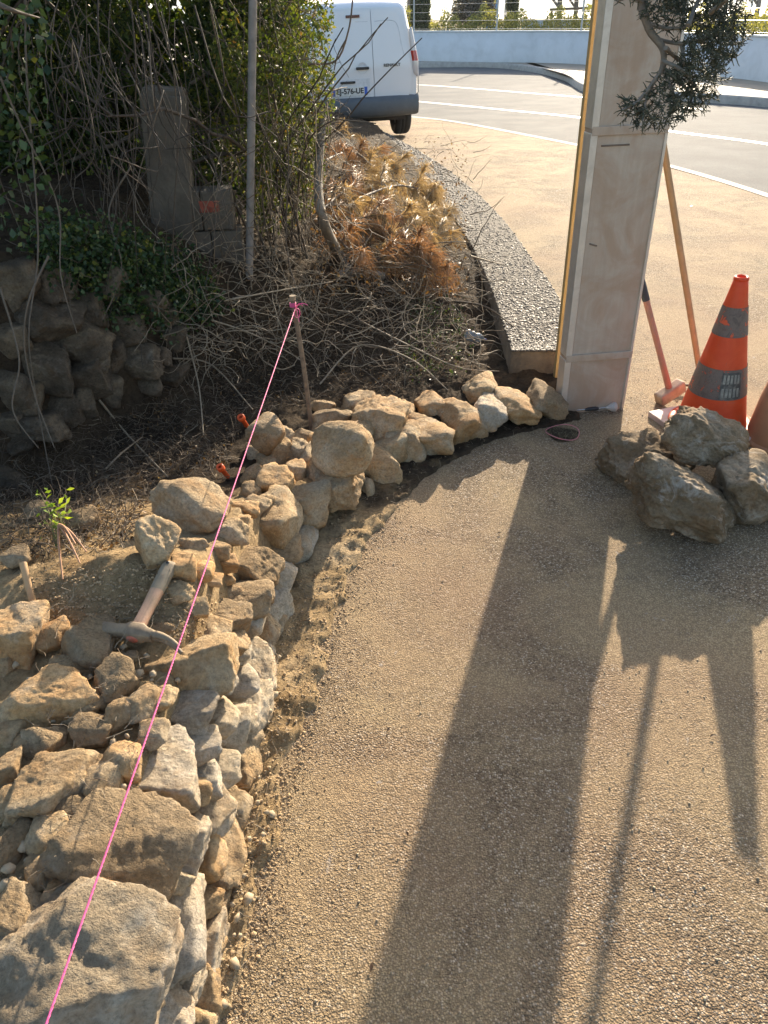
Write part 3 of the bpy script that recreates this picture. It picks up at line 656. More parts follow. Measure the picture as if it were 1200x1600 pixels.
cn = thing('traffic_cone', 'tall orange traffic cone with worn grey bands behind the boulders', 'traffic cone', (cc[0], cc[1], 0), (0, -.03, .3))
def cone_shell(name, z0, z1, r0, r1, mat, off=0, th=.004, par=cn, n=48):
    pr = [(r0+(r1-r0)*(z_-z0)/(z1-z0)+off, z_) for z_ in np.linspace(z0, z1, 8)]
    return lathe(name, pr+[(pr[-1][0]-th, z1), (pr[0][0]-th, z0)] if th else pr, mat, par, n)
RB, RT = .155, .027; rz = lambda z: RB+(RT-RB)*(z-.03)/(ch-.03)
lathe('cone_body', [(RB+.02, .028), (RB+.004, .036)]+[(rz(z), z) for z in np.linspace(.045, ch, 20)]+[(RT-.006, ch+.001), (RT-.007, ch-.02)]+[(rz(z)-.006, z) for z in np.linspace(ch-.03, .03, 12)], M['cone'], cn, 56)
lathe('rim', [(RT+.0005, ch-.014), (RT+.004, ch-.012), (RT+.004, ch-.002), (RT-.002, ch+.004), (RT-.008, ch)], M['cone'], cn, 40)
for za, zb in ((.20, .335), (.475, .60)): lathe('reflective_band', [(rz(z)+.0022, z) for z in np.linspace(za*ch/.72, zb*ch/.72, 10)], M['band'], cn, 56)
# black sticker with two rows of worn grey letters, facing the viewer
M['sticker'] = simple('sticker_black', (.05, .05, .045), .5, var=.4, sc=40, dirt=(.25, .22, .18), dirt_amt=.6, dsc=35)
M['sticker_l'] = simple('sticker_grey', (.22, .21, .18), .6, var=.4, sc=60)
def conepatch(name, th0, th1, z0, z1, off, mat, par):
    T_, Z_ = np.meshgrid(np.linspace(th0, th1, 8), np.linspace(z0, z1, 6)); R_ = np.vectorize(rz)(Z_)+off
    V = np.stack([R_*np.cos(T_), R_*np.sin(T_), Z_], -1).reshape(-1, 3); i = np.arange(5)[:, None]*8+np.arange(7)[None]
    return link(name, mesh_np(name, V, np.stack([i, i+1, i+9, i+8], -1).reshape(-1, 4), mat, True), par)
f_ = -math.pi/2-.3-.05; s_ = ch/.72
stc = conepatch('sticker', f_-.30, f_+.50, .205*s_, .325*s_, .0040, M['sticker'], cn)
for r_i, (z0, z1) in enumerate(((.275, .315), (.215, .255))):
    for k in range(5):
        a0 = f_-.24+k*.14; conepatch('letter_mark', a0, a0+.09, z0*s_, z1*s_, .0052, M['sticker_l'], stc)
bevel_box('base', (.40, .40, .030), (0, 0, .016), M['cone_base'], cn, .006, 3)
lathe('base_ring', [(RB+.035, .031), (RB+.030, .040), (RB+.012, .044), (RB, .040)], M['cone'], cn, 48)
for sx in (-1, 1):
    for sy in (-1, 1): bevel_box('foot', (.07, .07, .012), (sx*.15, sy*.15, .004), M['cone_base'], cn, .002)
# ------------------------------------------------------------------ orange domed bollard cut by the edge
M['terra'] = simple('faded_orange_plastic', (.42, .20, .10), .65, var=.15, sc=6, dirt=(.25, .13, .07), dirt_amt=.7, dsc=5, bump=.3, bsc=60)
bc = un(1222, 690); 
bo = thing('domed_bollard', 'faded brown-orange plastic bollard with a domed top, cut by the right edge', 'bollard', (bc[0], bc[1], 0))
lathe('body', [(.158, 0), (.160, .02), (.150, .10), (.138, .20), (.124, .28), (.105, .33), (.07, .365), (.03, .378), (.0005, .38)], M['terra'], bo, 48)
lathe('base_rim', [(.16, 0.0), (.170, .002), (.170, .018), (.158, .024)], M['terra'], bo, 48)
# ------------------------------------------------------------------ sledgehammer and rake leaning on the pillar
M['wood'] = simple('ash_handle', (.44, .27, .13), .55, var=.15, sc=14, dirt=(.28, .18, .10), dirt_amt=.5, dsc=9, bump=.3, bsc=120)
M['fibre'] = simple('red_brown_handle', (.46, .19, .12), .5, var=.15, sc=14, dirt=(.34, .22, .16), dirt_amt=.6, dsc=9)
M['rubber'] = simple('black_rubber', (.04, .045, .05), .6)
M['iron'] = simple('worn_iron', (.42, .28, .18), .6, .15, var=.25, sc=25, dirt=(.55, .46, .36), dirt_amt=.5, dsc=20, bump=.5, bsc=150)
f0 = un(1046, 640, 0.03); hx = un(1047, 613, .055)
top = atY(999, 428, A[1]+.10)
sg = thing('sledgehammer', 'sledgehammer with a reddish handle leaning head-down against the metal pillar', 'hammer', tuple(hx))
axis = (top-hx); m = MB(); Ls = np.linalg.norm(axis); m.tube([axis*-.05, axis*.05, axis*.4, axis*.80], .0165, n=14, rr=[.014, .0165, .0145, .0150]); m.build('handle', M['fibre'], sg, True)
m = MB(); m.tube([axis*.795, axis*.9, axis*1.0], .0175, .0175, n=14); m.build('grip', M['rubber'], sg, True)
from mathutils import Vector as Vc
qz = Vc(axis).to_track_quat('Z', 'Y').to_euler()
hd = bevel_box('head', (.062, .15, .062), (0, 0, 0), M['iron'], sg, .012, 3, rot=(qz[0], qz[1], qz[2]+.35))
rf = un(1098, 610); rtop = atY(1031, 192, B[1]+.16)
rk = thing('garden_rake', 'long wooden handled rake leaning against the metal pillar behind the cone', 'rake', tuple(rf))
ax = rtop-rf; ax2 = ax*1.0; m = MB(); m.tube([ax2*0, ax2*.3, ax2*.7, ax2*1.02], .0155, n=12, rr=[.0145, .0155, .0155, .0145]); m.build('handle', M['wood'], rk, True)
m = MB(); m.tube([(-.19, .0, .03), (.16, 0, .03)], .007, n=8); m.build('rake_bar', M['steel_dusty'], rk, True)
for k in range(10):
    x_ = -.185+k*.038; m = MB(); m.tube(spline([(x_, 0, .03), (x_, -.03, .035), (x_, -.055, .02), (x_, -.06, -.0)], 7), .0035, .0022, n=6); m.build('tine', M['steel_dusty'], rk, True)
# ------------------------------------------------------------------ scraper tool at the pillar foot
M['white_rub'] = simple('dirty_white_rubber', (.50, .45, .40), .6, var=.1, sc=30, dirt=(.35, .28, .22), dirt_amt=.4, dsc=30)
M['chrome'] = simple('bright_steel', (.6, .6, .58), .25, .9)
t0_ = un(901, 641, .012); t1_ = un(960, 636, .02); tl = thing('rubber_mallet', 'small mallet with a dirty white head lying at the foot of the pillar', 'mallet', tuple(t0_))
dv_ = t1_-t0_
m = MB(); m.tube([dv_*0, dv_*.28], .0035, n=8); m.build('handle_end', M['chrome'], tl, True)
m = MB(); m.tube([dv_*.22, dv_*.3, dv_*.5, dv_*.58], .011, n=12, rr=[.006, .010, .011, .006]); m.build('grip', M['black'], tl, True)
m = MB(); m.tube([dv_*.56, dv_*.85], .0035, n=8); m.build('shaft', M['chrome'], tl, True)
m = MB(); m.tube([dv_*.78, dv_*.84, dv_*.92, dv_*1.02, dv_*1.05], .02, n=16, rr=[.006, .010, .022, .026, .020]); m.build('mallet_head', M['white_rub'], tl, True)
M['clod_grass'] = simple('dry_grass', (.20, .17, .09), .8, var=.3)
def wander_(p, n, step):
    p = np.array(p, float); d = NR.normal(size=3); d[2] = abs(d[2])*.8; d /= np.linalg.norm(d); o_ = [p.copy()]
    for _ in range(n-1): d = d+NR.normal(size=3)*.3; d /= np.linalg.norm(d); p = p+d*step; o_.append(p.copy())
    return np.array(o_)
# ------------------------------------------------------------------ patch of dark soil ringed with pink cord
rc = un(879, 679); M['darksoil'] = soil_mat('dark_soil', (.05, .038, .026), (.085, .065, .043), (.12, .09, .06))
rg = thing('bait_hole', 'small round hole of dark soil ringed with pink cord in front of the pillar', 'hole', (rc[0], rc[1], 0))
th = np.linspace(0, 2*math.pi, 25)[:-1]; rr_ = .072*(1+.12*np.sin(th*3+1)); V = np.vstack([[[0, 0, .006]], np.c_[rr_*np.cos(th)*.55, rr_*np.sin(th)*.55, np.full(24, .012)], np.c_[rr_*np.cos(th), rr_*np.sin(th), np.full(24, .003)]])
F = [np.array([[0, 1+i, 1+(i+1) % 24] for i in range(24)]), np.array([[1+i, 25+i, 25+(i+1) % 24, 1+(i+1) % 24] for i in range(24)])]
link('soil_plug', mesh_np('soil_plug', V, F, M['darksoil']), rg)
m = MB()
for k in range(130):
    a_ = rnd.uniform(0, 6.28); r0_ = .066*math.sqrt(rnd.random()); m.tube(wander_((r0_*math.cos(a_), r0_*math.sin(a_), .006), 4, .008), .0009, .0004, n=3, cap=False)
m.build('dry_grass', M['clod_grass'], rg, kind='stuff')
m = MB(); th = np.linspace(0, 2*math.pi*1.02, 50); m.tube(np.stack([.076*np.cos(th)*(1+.05*np.sin(3*th)), .076*np.sin(th), .012+.006*np.sin(2*th)], 1), .0020, n=6); m.build('pink_cord', simple('faded_cord', (.60, .22, .22), .7), rg, True)
# ------------------------------------------------------------------ orange rebar caps
M['cap'] = simple('orange_cap', (.85, .13, .03), .45, var=.1, sc=20)
for (x, y, w2, lab) in ((386, 658, .014, 'orange plastic cap on a bar end, left of the round buff stone'), (356, 737, .012, 'orange plastic cap half buried in the soil above the pale block')):
    P = march(x, y+8, Sc, .01); ct = thing('orange_cap', lab, 'plastic cap', tuple(P), (.35, -.4, .3))
    lathe('cap_body', [(w2*.75, 0), (w2*.8, .05), (w2*1.25, .055), (w2*1.3, .072), (w2*1.0, .078), (w2*.6, .07)], M['cap'], ct, 12, False)
    m = MB(); m.tube([(0, 0, -.06), (0, 0, .05)], .006, n=8); m.build('bar', M['rust'], ct)
# ------------------------------------------------------------------ wooden peg at left
P = un(50, 940, float(Sc(*un(50, 940, .4)[:2]))); P2 = un(36, 880, P[2]+.06)
m = MB(); m.tube(spline([P-[0, 0, .02], (P+P2)/2, P2], 6), .008, .0095, n=8); o = m.build('wooden_peg', M['wood'], None, True); o['label'] = 'short wooden peg leaning in the soil at the left edge'; o['category'] = 'peg'
# ------------------------------------------------------------------ crushed bottle at the kerb wall
M['plastic'] = simple('clouded_plastic', (.20, .23, .26), .25, var=.3, sc=60); M['bluecap'] = simple('blue_cap', (.02, .06, .4), .4)
P = march(744, 528, Sc, .03); bt = thing('plastic_bottle', 'crushed grey plastic bottle with a blue cap beside the kerb wall', 'bottle', tuple(P), (.1, 2.0, .5))
V, Q = lathe_arrays([(.001, -.08), (.03, -.078), (.033, -.06), (.028, -.045), (.034, -.03), (.027, -.01), (.033, .008), (.028, .03), (.015, .05), (.011, .06)], 20); V[:, 1] *= .6; V += .003*vnoise(V*60)[:, None]
link('bottle_body', mesh_np('bottle_body', V, Q, M['plastic'], True), bt)
lathe('bottle_cap', [(.0135, .056), (.0135, .07), (.001, .072)], M['bluecap'], bt, 14)
# ------------------------------------------------------------------ old retaining wall
OLD = '''68 502 108 88|118 536 100 72|62 579 80 72|125 593 80 70|52 670 90 48|120 635 48 54|205 566 80 48|20 450 80 70|10 540 60 60|15 610 60 60|8 665 50 40|30 630 70 50|90 645 60 50|165 560 50 50|165 610 50 50|240 560 50 36|190 515 60 50|130 485 60 50|20 700 60 30|265 590 50 34|225 600 50 40|60 440 80 50|160 450 70 50|230 480 60 50|270 530 50 40|5 750 60 40|250 500 50 40'''
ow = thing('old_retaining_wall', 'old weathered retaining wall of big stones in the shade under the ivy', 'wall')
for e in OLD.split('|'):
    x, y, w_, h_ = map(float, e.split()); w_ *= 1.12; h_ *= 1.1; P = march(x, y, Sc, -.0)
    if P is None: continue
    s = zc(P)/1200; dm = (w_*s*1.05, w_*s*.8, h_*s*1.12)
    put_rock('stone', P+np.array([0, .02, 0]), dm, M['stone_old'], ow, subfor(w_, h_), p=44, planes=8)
# ------------------------------------------------------------------ foliage helpers
def leaf_mat(name, ramp_pts, trans=.45, rough=.55, tcol=None):
    m, t, b = newmat(name); g = NG(t); col = g.ramp(g.attr(), ramp_pts)
    g.set(b, 'Base Color', col); b.inputs['Roughness'].default_value = rough; b.inputs['Specular IOR Level'].default_value = .35
    tr = t.nodes.new('ShaderNodeBsdfTranslucent'); tc = g.mix(1.0, col, (tcol or (1.5, 1.35, .55)), 'MULTIPLY'); t.links.new(tc, tr.inputs[0])
    mx = t.nodes.new('ShaderNodeMixShader'); mx.inputs[0].default_value = trans
    out = [x for x in t.nodes if x.type == 'OUTPUT_MATERIAL'][0]
    t.links.new(b.outputs[0], mx.inputs[1]); t.links.new(tr.outputs[0], mx.inputs[2]); t.links.new(mx.outputs[0], out.inputs[0]); return m
def rand_unit(n):
    v = NR.normal(size=(n, 3)); return v/np.linalg.norm(v, axis=1, keepdims=True)
def leaves(name, C, size, mat, parent=None, aspect=.5, up=.3, A=None, **k):
    n = len(C); size = np.broadcast_to(size, (n,))[:, None]*NR.uniform(.6, 1.3, (n, 1))
    D = rand_unit(n); D[:, 2] -= .25; D /= np.linalg.norm(D, axis=1, keepdims=True)
    Nn = rand_unit(n); Nn[:, 2] += up; W = np.cross(D, Nn); W /= np.linalg.norm(W, axis=1, keepdims=True)+1e-6
    U = np.cross(W, D); b = C-D*size*.5
    V = np.stack([b, b+D*size*.45+W*size*aspect*.5+U*size*.10, b+D*size, b+D*size*.45-W*size*aspect*.5+U*size*.10], 1)
    i = np.arange(n)[:, None]*4; F = np.vstack([i+[[0, 1, 2]], i+[[0, 2, 3]]])
    a = NR.random(n) if A is None else A
    return link(name, mesh_np(name, V.reshape(-1, 3), F, mat, False, np.repeat(a, 4)), parent, **k)
def vol(n, lo, hi, f=2.2, thr=0.0, seed=0, keep=None):
    P = NR.uniform(lo, hi, (n, 3)); v = fbm(P*f, 3, seed); ok = v > thr
    if keep is not None: ok &= keep(P)
    return P[ok]
def wander(p, d, n, step, curl=.25, grav=0.0):
    p = np.array(p, float); d = np.array(d, float); d /= np.linalg.norm(d); out = [p.copy()]; bias = NR.normal(size=3)*.3*curl
    for _ in range(n-1):
        d = d+NR.normal(size=3)*curl+bias+np.array([0, 0, -grav]); d /= np.linalg.norm(d); p = p+d*step; out.append(p.copy())
    return np.array(out)
def bark_mat(name, c0, c1, c2):
    m, t, b = newmat(name); g = NG(t); a = g.attr(); n = g.noise(g.coord(), 60, 4, .7)
    col = g.ramp(a, [(0, c0), (.5, c1), (1, c2)]); col = g.mix(.7, col, g.ramp(n, [(.3, .6), (.7, 1.3)]), 'MULTIPLY')
    g.set(b, 'Base Color', col); b.inputs['Roughness'].default_value = .75; g.bump(b, n, .6, .004); return m
M['vine'] = bark_mat('vine_bark', (.03, .022, .016), (.065, .048, .034), (.15, .115, .08))
M['twig'] = bark_mat('dry_twig', (.05, .035, .022), (.13, .09, .055), (.32, .26, .18))
M['trunk'] = bark_mat('grey_bark', (.13, .11, .09), (.17, .15, .12), (.22, .19, .16))
M['leaf_dark'] = leaf_mat('hedge_leaf', [(0, (.012, .026, .008)), (.5, (.03, .055, .014)), (.8, (.06, .09, .018)), (1, (.13, .14, .02))], .42)
M['leaf_lime'] = leaf_mat('climber_leaf', [(0, (.03, .05, .012)), (.4, (.07, .10, .018)), (.8, (.11, .13, .025)), (.95, (.17, .16, .04)), (1, (.20, .10, .03))], .42, .55, (1.35, 1.3, .6))
M['leaf_ivy'] = leaf_mat('ivy_leaf', [(0, (.012, .03, .012)), (.6, (.035, .07, .022)), (.9, (.07, .11, .03)), (1, (.16, .17, .04))], .25, .4)
M['leaf_dead'] = leaf_mat('dead_leaf', [(0, (.06, .035, .02)), (.5, (.15, .085, .04)), (.85, (.24, .14, .06)), (1, (.38, .28, .15))], .2)
def px_pts(n, x0, x1, y0, y1, Hf=Sc, k=0.0, keep=None):
    """points on the terrain seen inside a pixel window"""
    out = []
    while len(out) < n:
        x, y = rnd.uniform(x0, x1), rnd.uniform(y0, y1)
        if keep and not keep(x, y): continue
        P = march(x, y, Hf, k if not callable(k) else k())
        if P is not None: out.append(P)
    return np.array(out)
# ------------------------------------------------------------------ hedge masses
def shrub(name, label, cat, C, size, mat, stems, stem_r, stem_mat=None, aspect=.5, A=None, leafname='foliage', group=None):
    t = thing(name, label, cat, tuple(np.append(C[:, :2].mean(0), C[:, 2].min())), group=group)
    off = np.array(t.location)
    leaves(leafname, C-off, size, mat, t, aspect, A=A, kind='stuff')
    m = MB()
    for s_ in stems: m.tube(s_-off, stem_r, stem_r*.35, n=5, cap=False)
    if stems: m.build('stems', stem_mat or M['vine'], t, True)
    return t
keepA = lambda P: (P[:, 0] < -.42-.28*np.abs(P[:, 2]-1.6)**1.5+.15*vnoise(P*3, 9)) & (P[:, 2] > .55+.25*vnoise(P*2.5, 4))
C = vol(330000, [-4.8, 4.7, .4], [-.2, 6.3, 3.3], 2.6, .02, 31, keepA)
stems = [wander((rnd.uniform(-3.8, -.8), rnd.uniform(4.8, 5.6), .5), (rnd.uniform(-.6, .6), 0, 1), 22, .12, .26) for _ in range(34)]
Cb2 = vol(60000, [-5.2, 5.9, .4], [-.5, 6.6, 3.4], 2.0, -.12, 41, keepA); Cc2 = vol(36000, [-4.6, 3.1, 2.15], [-.75, 5.0, 3.3], 2.2, -.1, 43, lambda P: P[:, 0] < -.55-.35*(5.0-P[:, 1]))  # second cloud is an unseen overhang, added to block sky light above the bank
hg = shrub('evergreen_hedge', 'tall dark evergreen hedge at the back left, light glinting through its leaves', 'hedge', C, .042, M['leaf_dark'], stems, .016)
leaves('backing_and_shading_foliage', np.vstack([Cb2, Cc2])-np.array(hg.location), .08, M['leaf_dark'], hg, .6, kind='stuff')
keepB = lambda P: ((P[:, 0]+.58)**2/.115+(P[:, 1]-4.75)**2/.30+(P[:, 2]-1.5)**2/1.05 < 1.0+.30*vnoise(P*4, 7)) & (P[:, 0] < -.21)
C = vol(85000, [-1.1, 4.1, .5], [-.1, 5.4, 2.7], 4.2, -.05, 77, keepB)

stems = [wander((rnd.uniform(-.8, -.4), rnd.uniform(4.3, 4.9), .5), (rnd.uniform(-.25, .05), -.05, 1), 15, .10, .13) for _ in range(26)]
shrub('climber_bush', 'yellow green leafy climber bush beside the white van', 'bush', C, .030, M['leaf_lime'], stems, .007)
# brown twiggy outgrowth at the bush edge
m = MB()
for _ in range(420):
    p = np.array([rnd.gauss(-.48, .11), rnd.uniform(4.25, 4.9), rnd.uniform(.55, 1.75)]); m.tube(wander(p, (rnd.uniform(-.6, 1), rnd.uniform(-1, .2), rnd.uniform(-.8, .9)), 8, .028, .35), rnd.uniform(.0014, .0025), .0008, n=3, cap=False)
for _ in range(60):
    p = np.array([rnd.uniform(-.36, -.22), rnd.uniform(4.3, 4.6), rnd.uniform(.75, 1.3)]); m.tube(wander(p, (rnd.uniform(0, 1), -.2, rnd.uniform(-.3, .9)), 7, .035, .35), .002, .0008, n=3, cap=False)
m.tube(spline([atY(480, 100, 4.6), atY(525, 95, 4.6), atY(545, 45, 4.6), atY(552, -10, 4.6)], 14), .006, .004, n=5)
m.tube(spline([atY(541, 62, 4.6), atY(528, 85, 4.58), atY(522, 110, 4.6)], 8), .005, .003, n=5)
o = m.build('bare_twigs', M['vine'], None, False, kind='stuff'); o['label'] = 'mass of thin bare brown twigs in and around the leafy climber bush'; o['category'] = 'twigs'
# ivy patch on the top of the old wall
def inpoly(x, y, poly):
    c = False; j = len(poly)-1
    for i in range(len(poly)):
        xi, yi = poly[i]; xj, yj = poly[j]
        if (yi > y) != (yj > y) and x < (xj-xi)*(y-yi)/(yj-yi)+xi: c = not c
        j = i
    return c
IV_P = [(60, 395), (110, 355), (200, 375), (280, 395), (330, 440), (352, 490), (300, 512), (255, 520), (230, 500), (195, 510), (150, 455), (95, 440), (70, 425)]
base = px_pts(900, 50, 360, 345, 525, keep=lambda x, y: inpoly(x, y, IV_P))
C = np.repeat(base, 8, 0)+NR.normal(size=(7200, 3))*[.035, .03, .03]+np.c_[np.zeros(7200), -np.abs(NR.normal(size=7200))*.06, np.abs(NR.normal(size=7200))*.05]
shrub('ivy_patch', 'dense patch of small dark green leaves draped over the old stone wall', 'ivy', C, .023, M['leaf_ivy'], [wander(p, (0, -.4, -.3), 9, .03, .3) for p in base[:90]], .003, aspect=.7)
# larger creeper leaves at far left
C = np.vstack([atY(rnd.uniform(-20, 75)+rnd.gauss(0, 6), y, rnd.uniform(2.9, 3.4))[None] for y in NR.uniform(-30, 440, 380)])
shrub('creeper', 'creeper with larger heart-shaped leaves hanging down the left edge', 'creeper', C, .034, M['leaf_ivy'], [wander((rnd.uniform(-1.75, -1.5), rnd.uniform(2.9, 3.3), 2.3), (0, 0, -1), 16, .1, .12) for _ in range(9)], .005, aspect=.8)
# hanging vine stems
m = MB()
for k in range(75):
    x0 = rnd.uniform(0, 330); y0 = rnd.uniform(-60, 120); Y0 = rnd.uniform(3.3, 4.3)
    p0 = atY(x0, y0, Y0); x1 = x0+rnd.gauss(55, 75); y1 = rnd.uniform(250, 520); p1 = atY(x1, y1, Y0-.1+rnd.gauss(0, .1))
    q = [p0, p0*.75+p1*.25+NR.normal(size=3)*.07, p0*.5+p1*.5+NR.normal(size=3)*.10, p0*.25+p1*.75+NR.normal(size=3)*.08, p1]
    m.tube(spline(q, 16), rnd.choice([.0015, .002, .0025, .004]), .0015, n=4, cap=False, a=rnd.random())
for pts in ([(40, 0, 3.2), (42, 120, 3.15), (60, 380, 3.0), (45, 520, 2.8), (60, 640, 2.75), (88, 790, 2.6)], [(76, 400, 2.9), (45, 470, 2.8), (38, 540, 2.75), (55, 620, 2.7), (85, 700, 2.6)], [(0, 120, 3), (30, 190, 3), (90, 320, 3), (95, 430, 2.9), (120, 520, 2.85)], [(0, 8, 2.6), (25, 18, 2.6), (62, 28, 2.7)], [(0, 450, 2.8), (30, 560, 2.7), (20, 640, 2.6), (60, 700, 2.55)], [(205, 260, 3.6), (170, 330, 3.5), (190, 420, 3.3), (160, 500, 3.1)]):
    m.tube(spline([atY(*p) for p in pts], 24), .0045 if pts[0][2] > 2.6 else .009, .002, n=5, a=.8)
o = m.build('hanging_vines', M['vine'], None, True, kind='stuff'); o['label'] = 'tangle of bare brown vine stems hanging over the bank on the left'; o['category'] = 'vines'
# brown dry stems around the grey pole
m = MB()
for k in range(105):
    x0 = rnd.uniform(340, 540); y0 = rnd.uniform(120, 330); Y0 = rnd.uniform(3.9, 4.5); p0 = atY(x0, y0, Y0)
    m.tube(wander(p0, (rnd.gauss(0, .35), -.05, -1), 14, rnd.uniform(.03, .06), .22, .02), rnd.uniform(.0015, .0035), .001, n=3, cap=False)
o = m.build('dry_stems', M['twig'], None, False, kind='stuff'); o['label'] = 'curtain of thin dry brown stems hanging around the grey pole'; o['category'] = 'dry stems'
# ------------------------------------------------------------------ grey pole, concrete post, low block wall
M['pole'] = simple('weathered_pole', (.22, .20, .18), .7, .1, var=.2, sc=30, bump=.4, bsc=90)
M['conc_old'] = simple('old_concrete', (.10, .085, .065), .9, var=.3, sc=6, bump=.8, bsc=40, bd=.012, dirt=(.07, .06, .045), dirt_amt=.8, dsc=4)
P = march(386, 432, Sc, 0); PT = atY(391, -10, P[1]); gp_ = thing('grey_pole', 'slim grey pole rising through the hedge behind the pink string', 'pole', (P[0], P[1], P[2]-.1), (0, math.atan2(PT[0]-P[0], PT[2]-P[2]), 0))
m = MB(); m.tube([(0, 0, 0), (0, 0, 1.3), (0, 0, 2.7)], .0195, .0185, n=14); m.build('shaft', M['pole'], gp_, True)
m = MB(); m.tube([(0, 0, .78), (0, 0, .80)], .0215, n=14); m.build('collar', M['pole'], gp_, True)
P = un(268, 430, .62); P = atY(272, 420, 4.0); pt = thing('concrete_post', 'thick old concrete gate post half hidden behind hanging vines', 'post', (P[0], P[1], .45), (0, .075, .12))
bevel_box('post_body', (.205, .2, .90), (0, .1, .45), M['conc_old'], pt, .018, 3)
bevel_box('post_top', (.19, .185, .05), (0, .1, .90), M['conc_old'], pt, .02, 3)
P = atY(330, 420, 4.05); bk = thing('block_wall', 'low concrete block wall beside the old gate post with a red brick in it', 'wall', (P[0], P[1], .35), (0, 0, .1))
for r_ in range(3):
    for c_ in range(2): bevel_box('block', (.15, .16, .185), ((c_-.5)*.155+(.02 if r_ % 2 else -.01), .08, .095+r_*.192), M['conc_old'], bk, .008, 2)
bevel_box('red_brick', (.10, .10, .055), (.03, .045, .50), simple('brick', (.26, .06, .035), .85, var=.25, sc=20, bump=.6, bsc=80), bk, .006)
# old trunk by the pine heap
m = MB(); m.tube(spline([march(548, 432, Sc, .0), march(528, 395, Sc, .05), atY(505, 345, 4.2), atY(497, 280, 4.35), atY(505, 180, 4.6)], 24), .035, .020, n=10); o = m.build('old_stem', M['trunk'], None, True); o['label'] = 'thick curved grey stem at the left of the dead pine heap'; o['category'] = 'stem'
m = MB(); m.tube(spline([march(525, 428, Sc, .03), march(570, 425, Sc, .04), march(600, 432, Sc, .05)], 14), .028, .022, n=9); o = m.build('cut_log', M['trunk'], None, True); o['label'] = 'short cut grey log lying under the dead pine branches'; o['category'] = 'log'
# ------------------------------------------------------------------ dead pine branches
M['needle_o'] = leaf_mat('copper_needles', [(0, (.15, .085, .04)), (.5, (.30, .175, .085)), (1, (.45, .30, .15))], .4, .5, (1.0, .8, .6))
M['needle_s'] = leaf_mat('straw_needles', [(0, (.22, .15, .07)), (.5, (.40, .29, .15)), (1, (.56, .44, .26))], .45, .5, (1.0, .9, .65))
M['bark_pine'] = bark_mat('pine_bark', (.10, .075, .06), (.18, .14, .11), (.27, .22, .18))
def needles(m, P, D, n, ln, spread, droop=.5):
    D = D/np.linalg.norm(D); d = D[None]+NR.normal(size=(n, 3))*spread; d /= np.linalg.norm(d, axis=1, keepdims=True)
    b = P[None]+D[None]*NR.uniform(-.045, .03, (n, 1)); l = ln*NR.uniform(.65, 1.15, (n, 1)); g_ = np.array([[0, 0, -1.0]])
    mid = b+d*l*.55+g_*l*droop*.12; tip = b+d*l*.95+g_*l*droop*.42
    s = np.cross(d, [0.2, -.8, .5]); s /= np.linalg.norm(s, axis=1, keepdims=True)+1e-6; w_ = .0015
    V = np.stack([b-s*w_, b+s*w_, mid+s*w_, mid-s*w_, tip], 1).reshape(-1, 3); i = np.arange(n)[:, None]*5
    a = np.repeat(np.clip(NR.normal(.5, .25, n), 0, 1), 5)
    m.add(V, np.vstack([i+[[0, 1, 2]], i+[[0, 2, 3]], i+[[3, 2, 4]]]), a)
def pine_branch(label, pts, kind, ntw=16, ln=.15, dens=62, tw=.20):
    """pts: (px,py,height over ground) along the main stem"""
    Q = [march(x, y, Sc, h*.7) for x, y, h in pts]; Q = spline(Q, 14); org = Q[0].copy()
    t = thing('dead_pine_branch', label, 'pine branch', tuple(org), group=None)
    m = MB(); m.tube(Q-org, .009, .004, n=7); mn = MB()
    for k in range(int(ntw*.8)):
        i = rnd.randint(2, 13); p = Q[i]; f = (Q[min(i+1, 13)]-Q[i-1]); f /= np.linalg.norm(f)
        d = f*.6+NR.normal(size=3)*.55; d[2] = abs(d[2])*.5+.05
        tw_ = wander(p, d, 7, tw/7*rnd.uniform(.6, 1.3), .18, .03); tw_[:, 2] = np.maximum(tw_[:, 2], S(tw_[:, 0], tw_[:, 1], False)+.02)
        m.tube(tw_-org, .0035, .002, n=5)
        for j in (3, 5, 6):
            needles(mn, tw_[j]-org, tw_[j]-tw_[j-1], dens if j == 6 else dens//2, ln, rnd.uniform(.3, .6), rnd.uniform(.8, 2.2))
    needles(mn, Q[-1]-org, Q[-1]-Q[-2], dens*2, ln, .45)
    m.build('branch_wood', M['bark_pine'], t, True); mn.build('needles', M[kind], t, False, kind='stuff')
pine_branch('copper needled dead branch lowest in the heap, just above the twig litter', [(560, 420, .10), (610, 400, .15), (655, 420, .12)], 'needle_o', 14)
pine_branch('straw coloured dead pine branch lying out over the kerb wall', [(590, 340, .22), (650, 340, .25), (695, 335, .20)], 'needle_s', 15)
pine_branch('straw coloured dead pine branch across the middle of the heap', [(560, 310, .28), (620, 290, .32), (675, 300, .28)], 'needle_s', 18)
pine_branch('orange brown dead branch at the left of the heap by the leafy bush', [(500, 330, .22), (535, 300, .3), (560, 280, .3)], 'needle_o', 14)
pine_branch('copper needled dead branch hanging at the front right of the heap', [(600, 380, .2), (635, 395, .2), (655, 430, .12)], 'needle_o', 12)
pine_branch('orange dead branch at the top of the heap under the van', [(510, 250, .28), (535, 240, .3), (570, 245, .26)], 'needle_o', 14, dens=50)
pine_branch('dull straw dead branch near the back of the heap beside the kerb wall', [(570, 265, .26), (610, 280, .26), (650, 300, .22)], 'needle_s', 15)
pine_branch('mixed dead branch in the centre left of the heap', [(520, 370, .15), (560, 350, .25), (600, 345, .25)], 'needle_o', 14)
pine_branch('golden dead branch drooping over the left flank of the heap', [(505, 290, .2), (540, 320, .22), (570, 360, .15)], 'needle_s', 15)
pine_branch('tan dead branch at the far end of the heap beside the kerb wall top', [(540, 225, .28), (570, 240, .28), (605, 262, .22)], 'needle_s', 15)
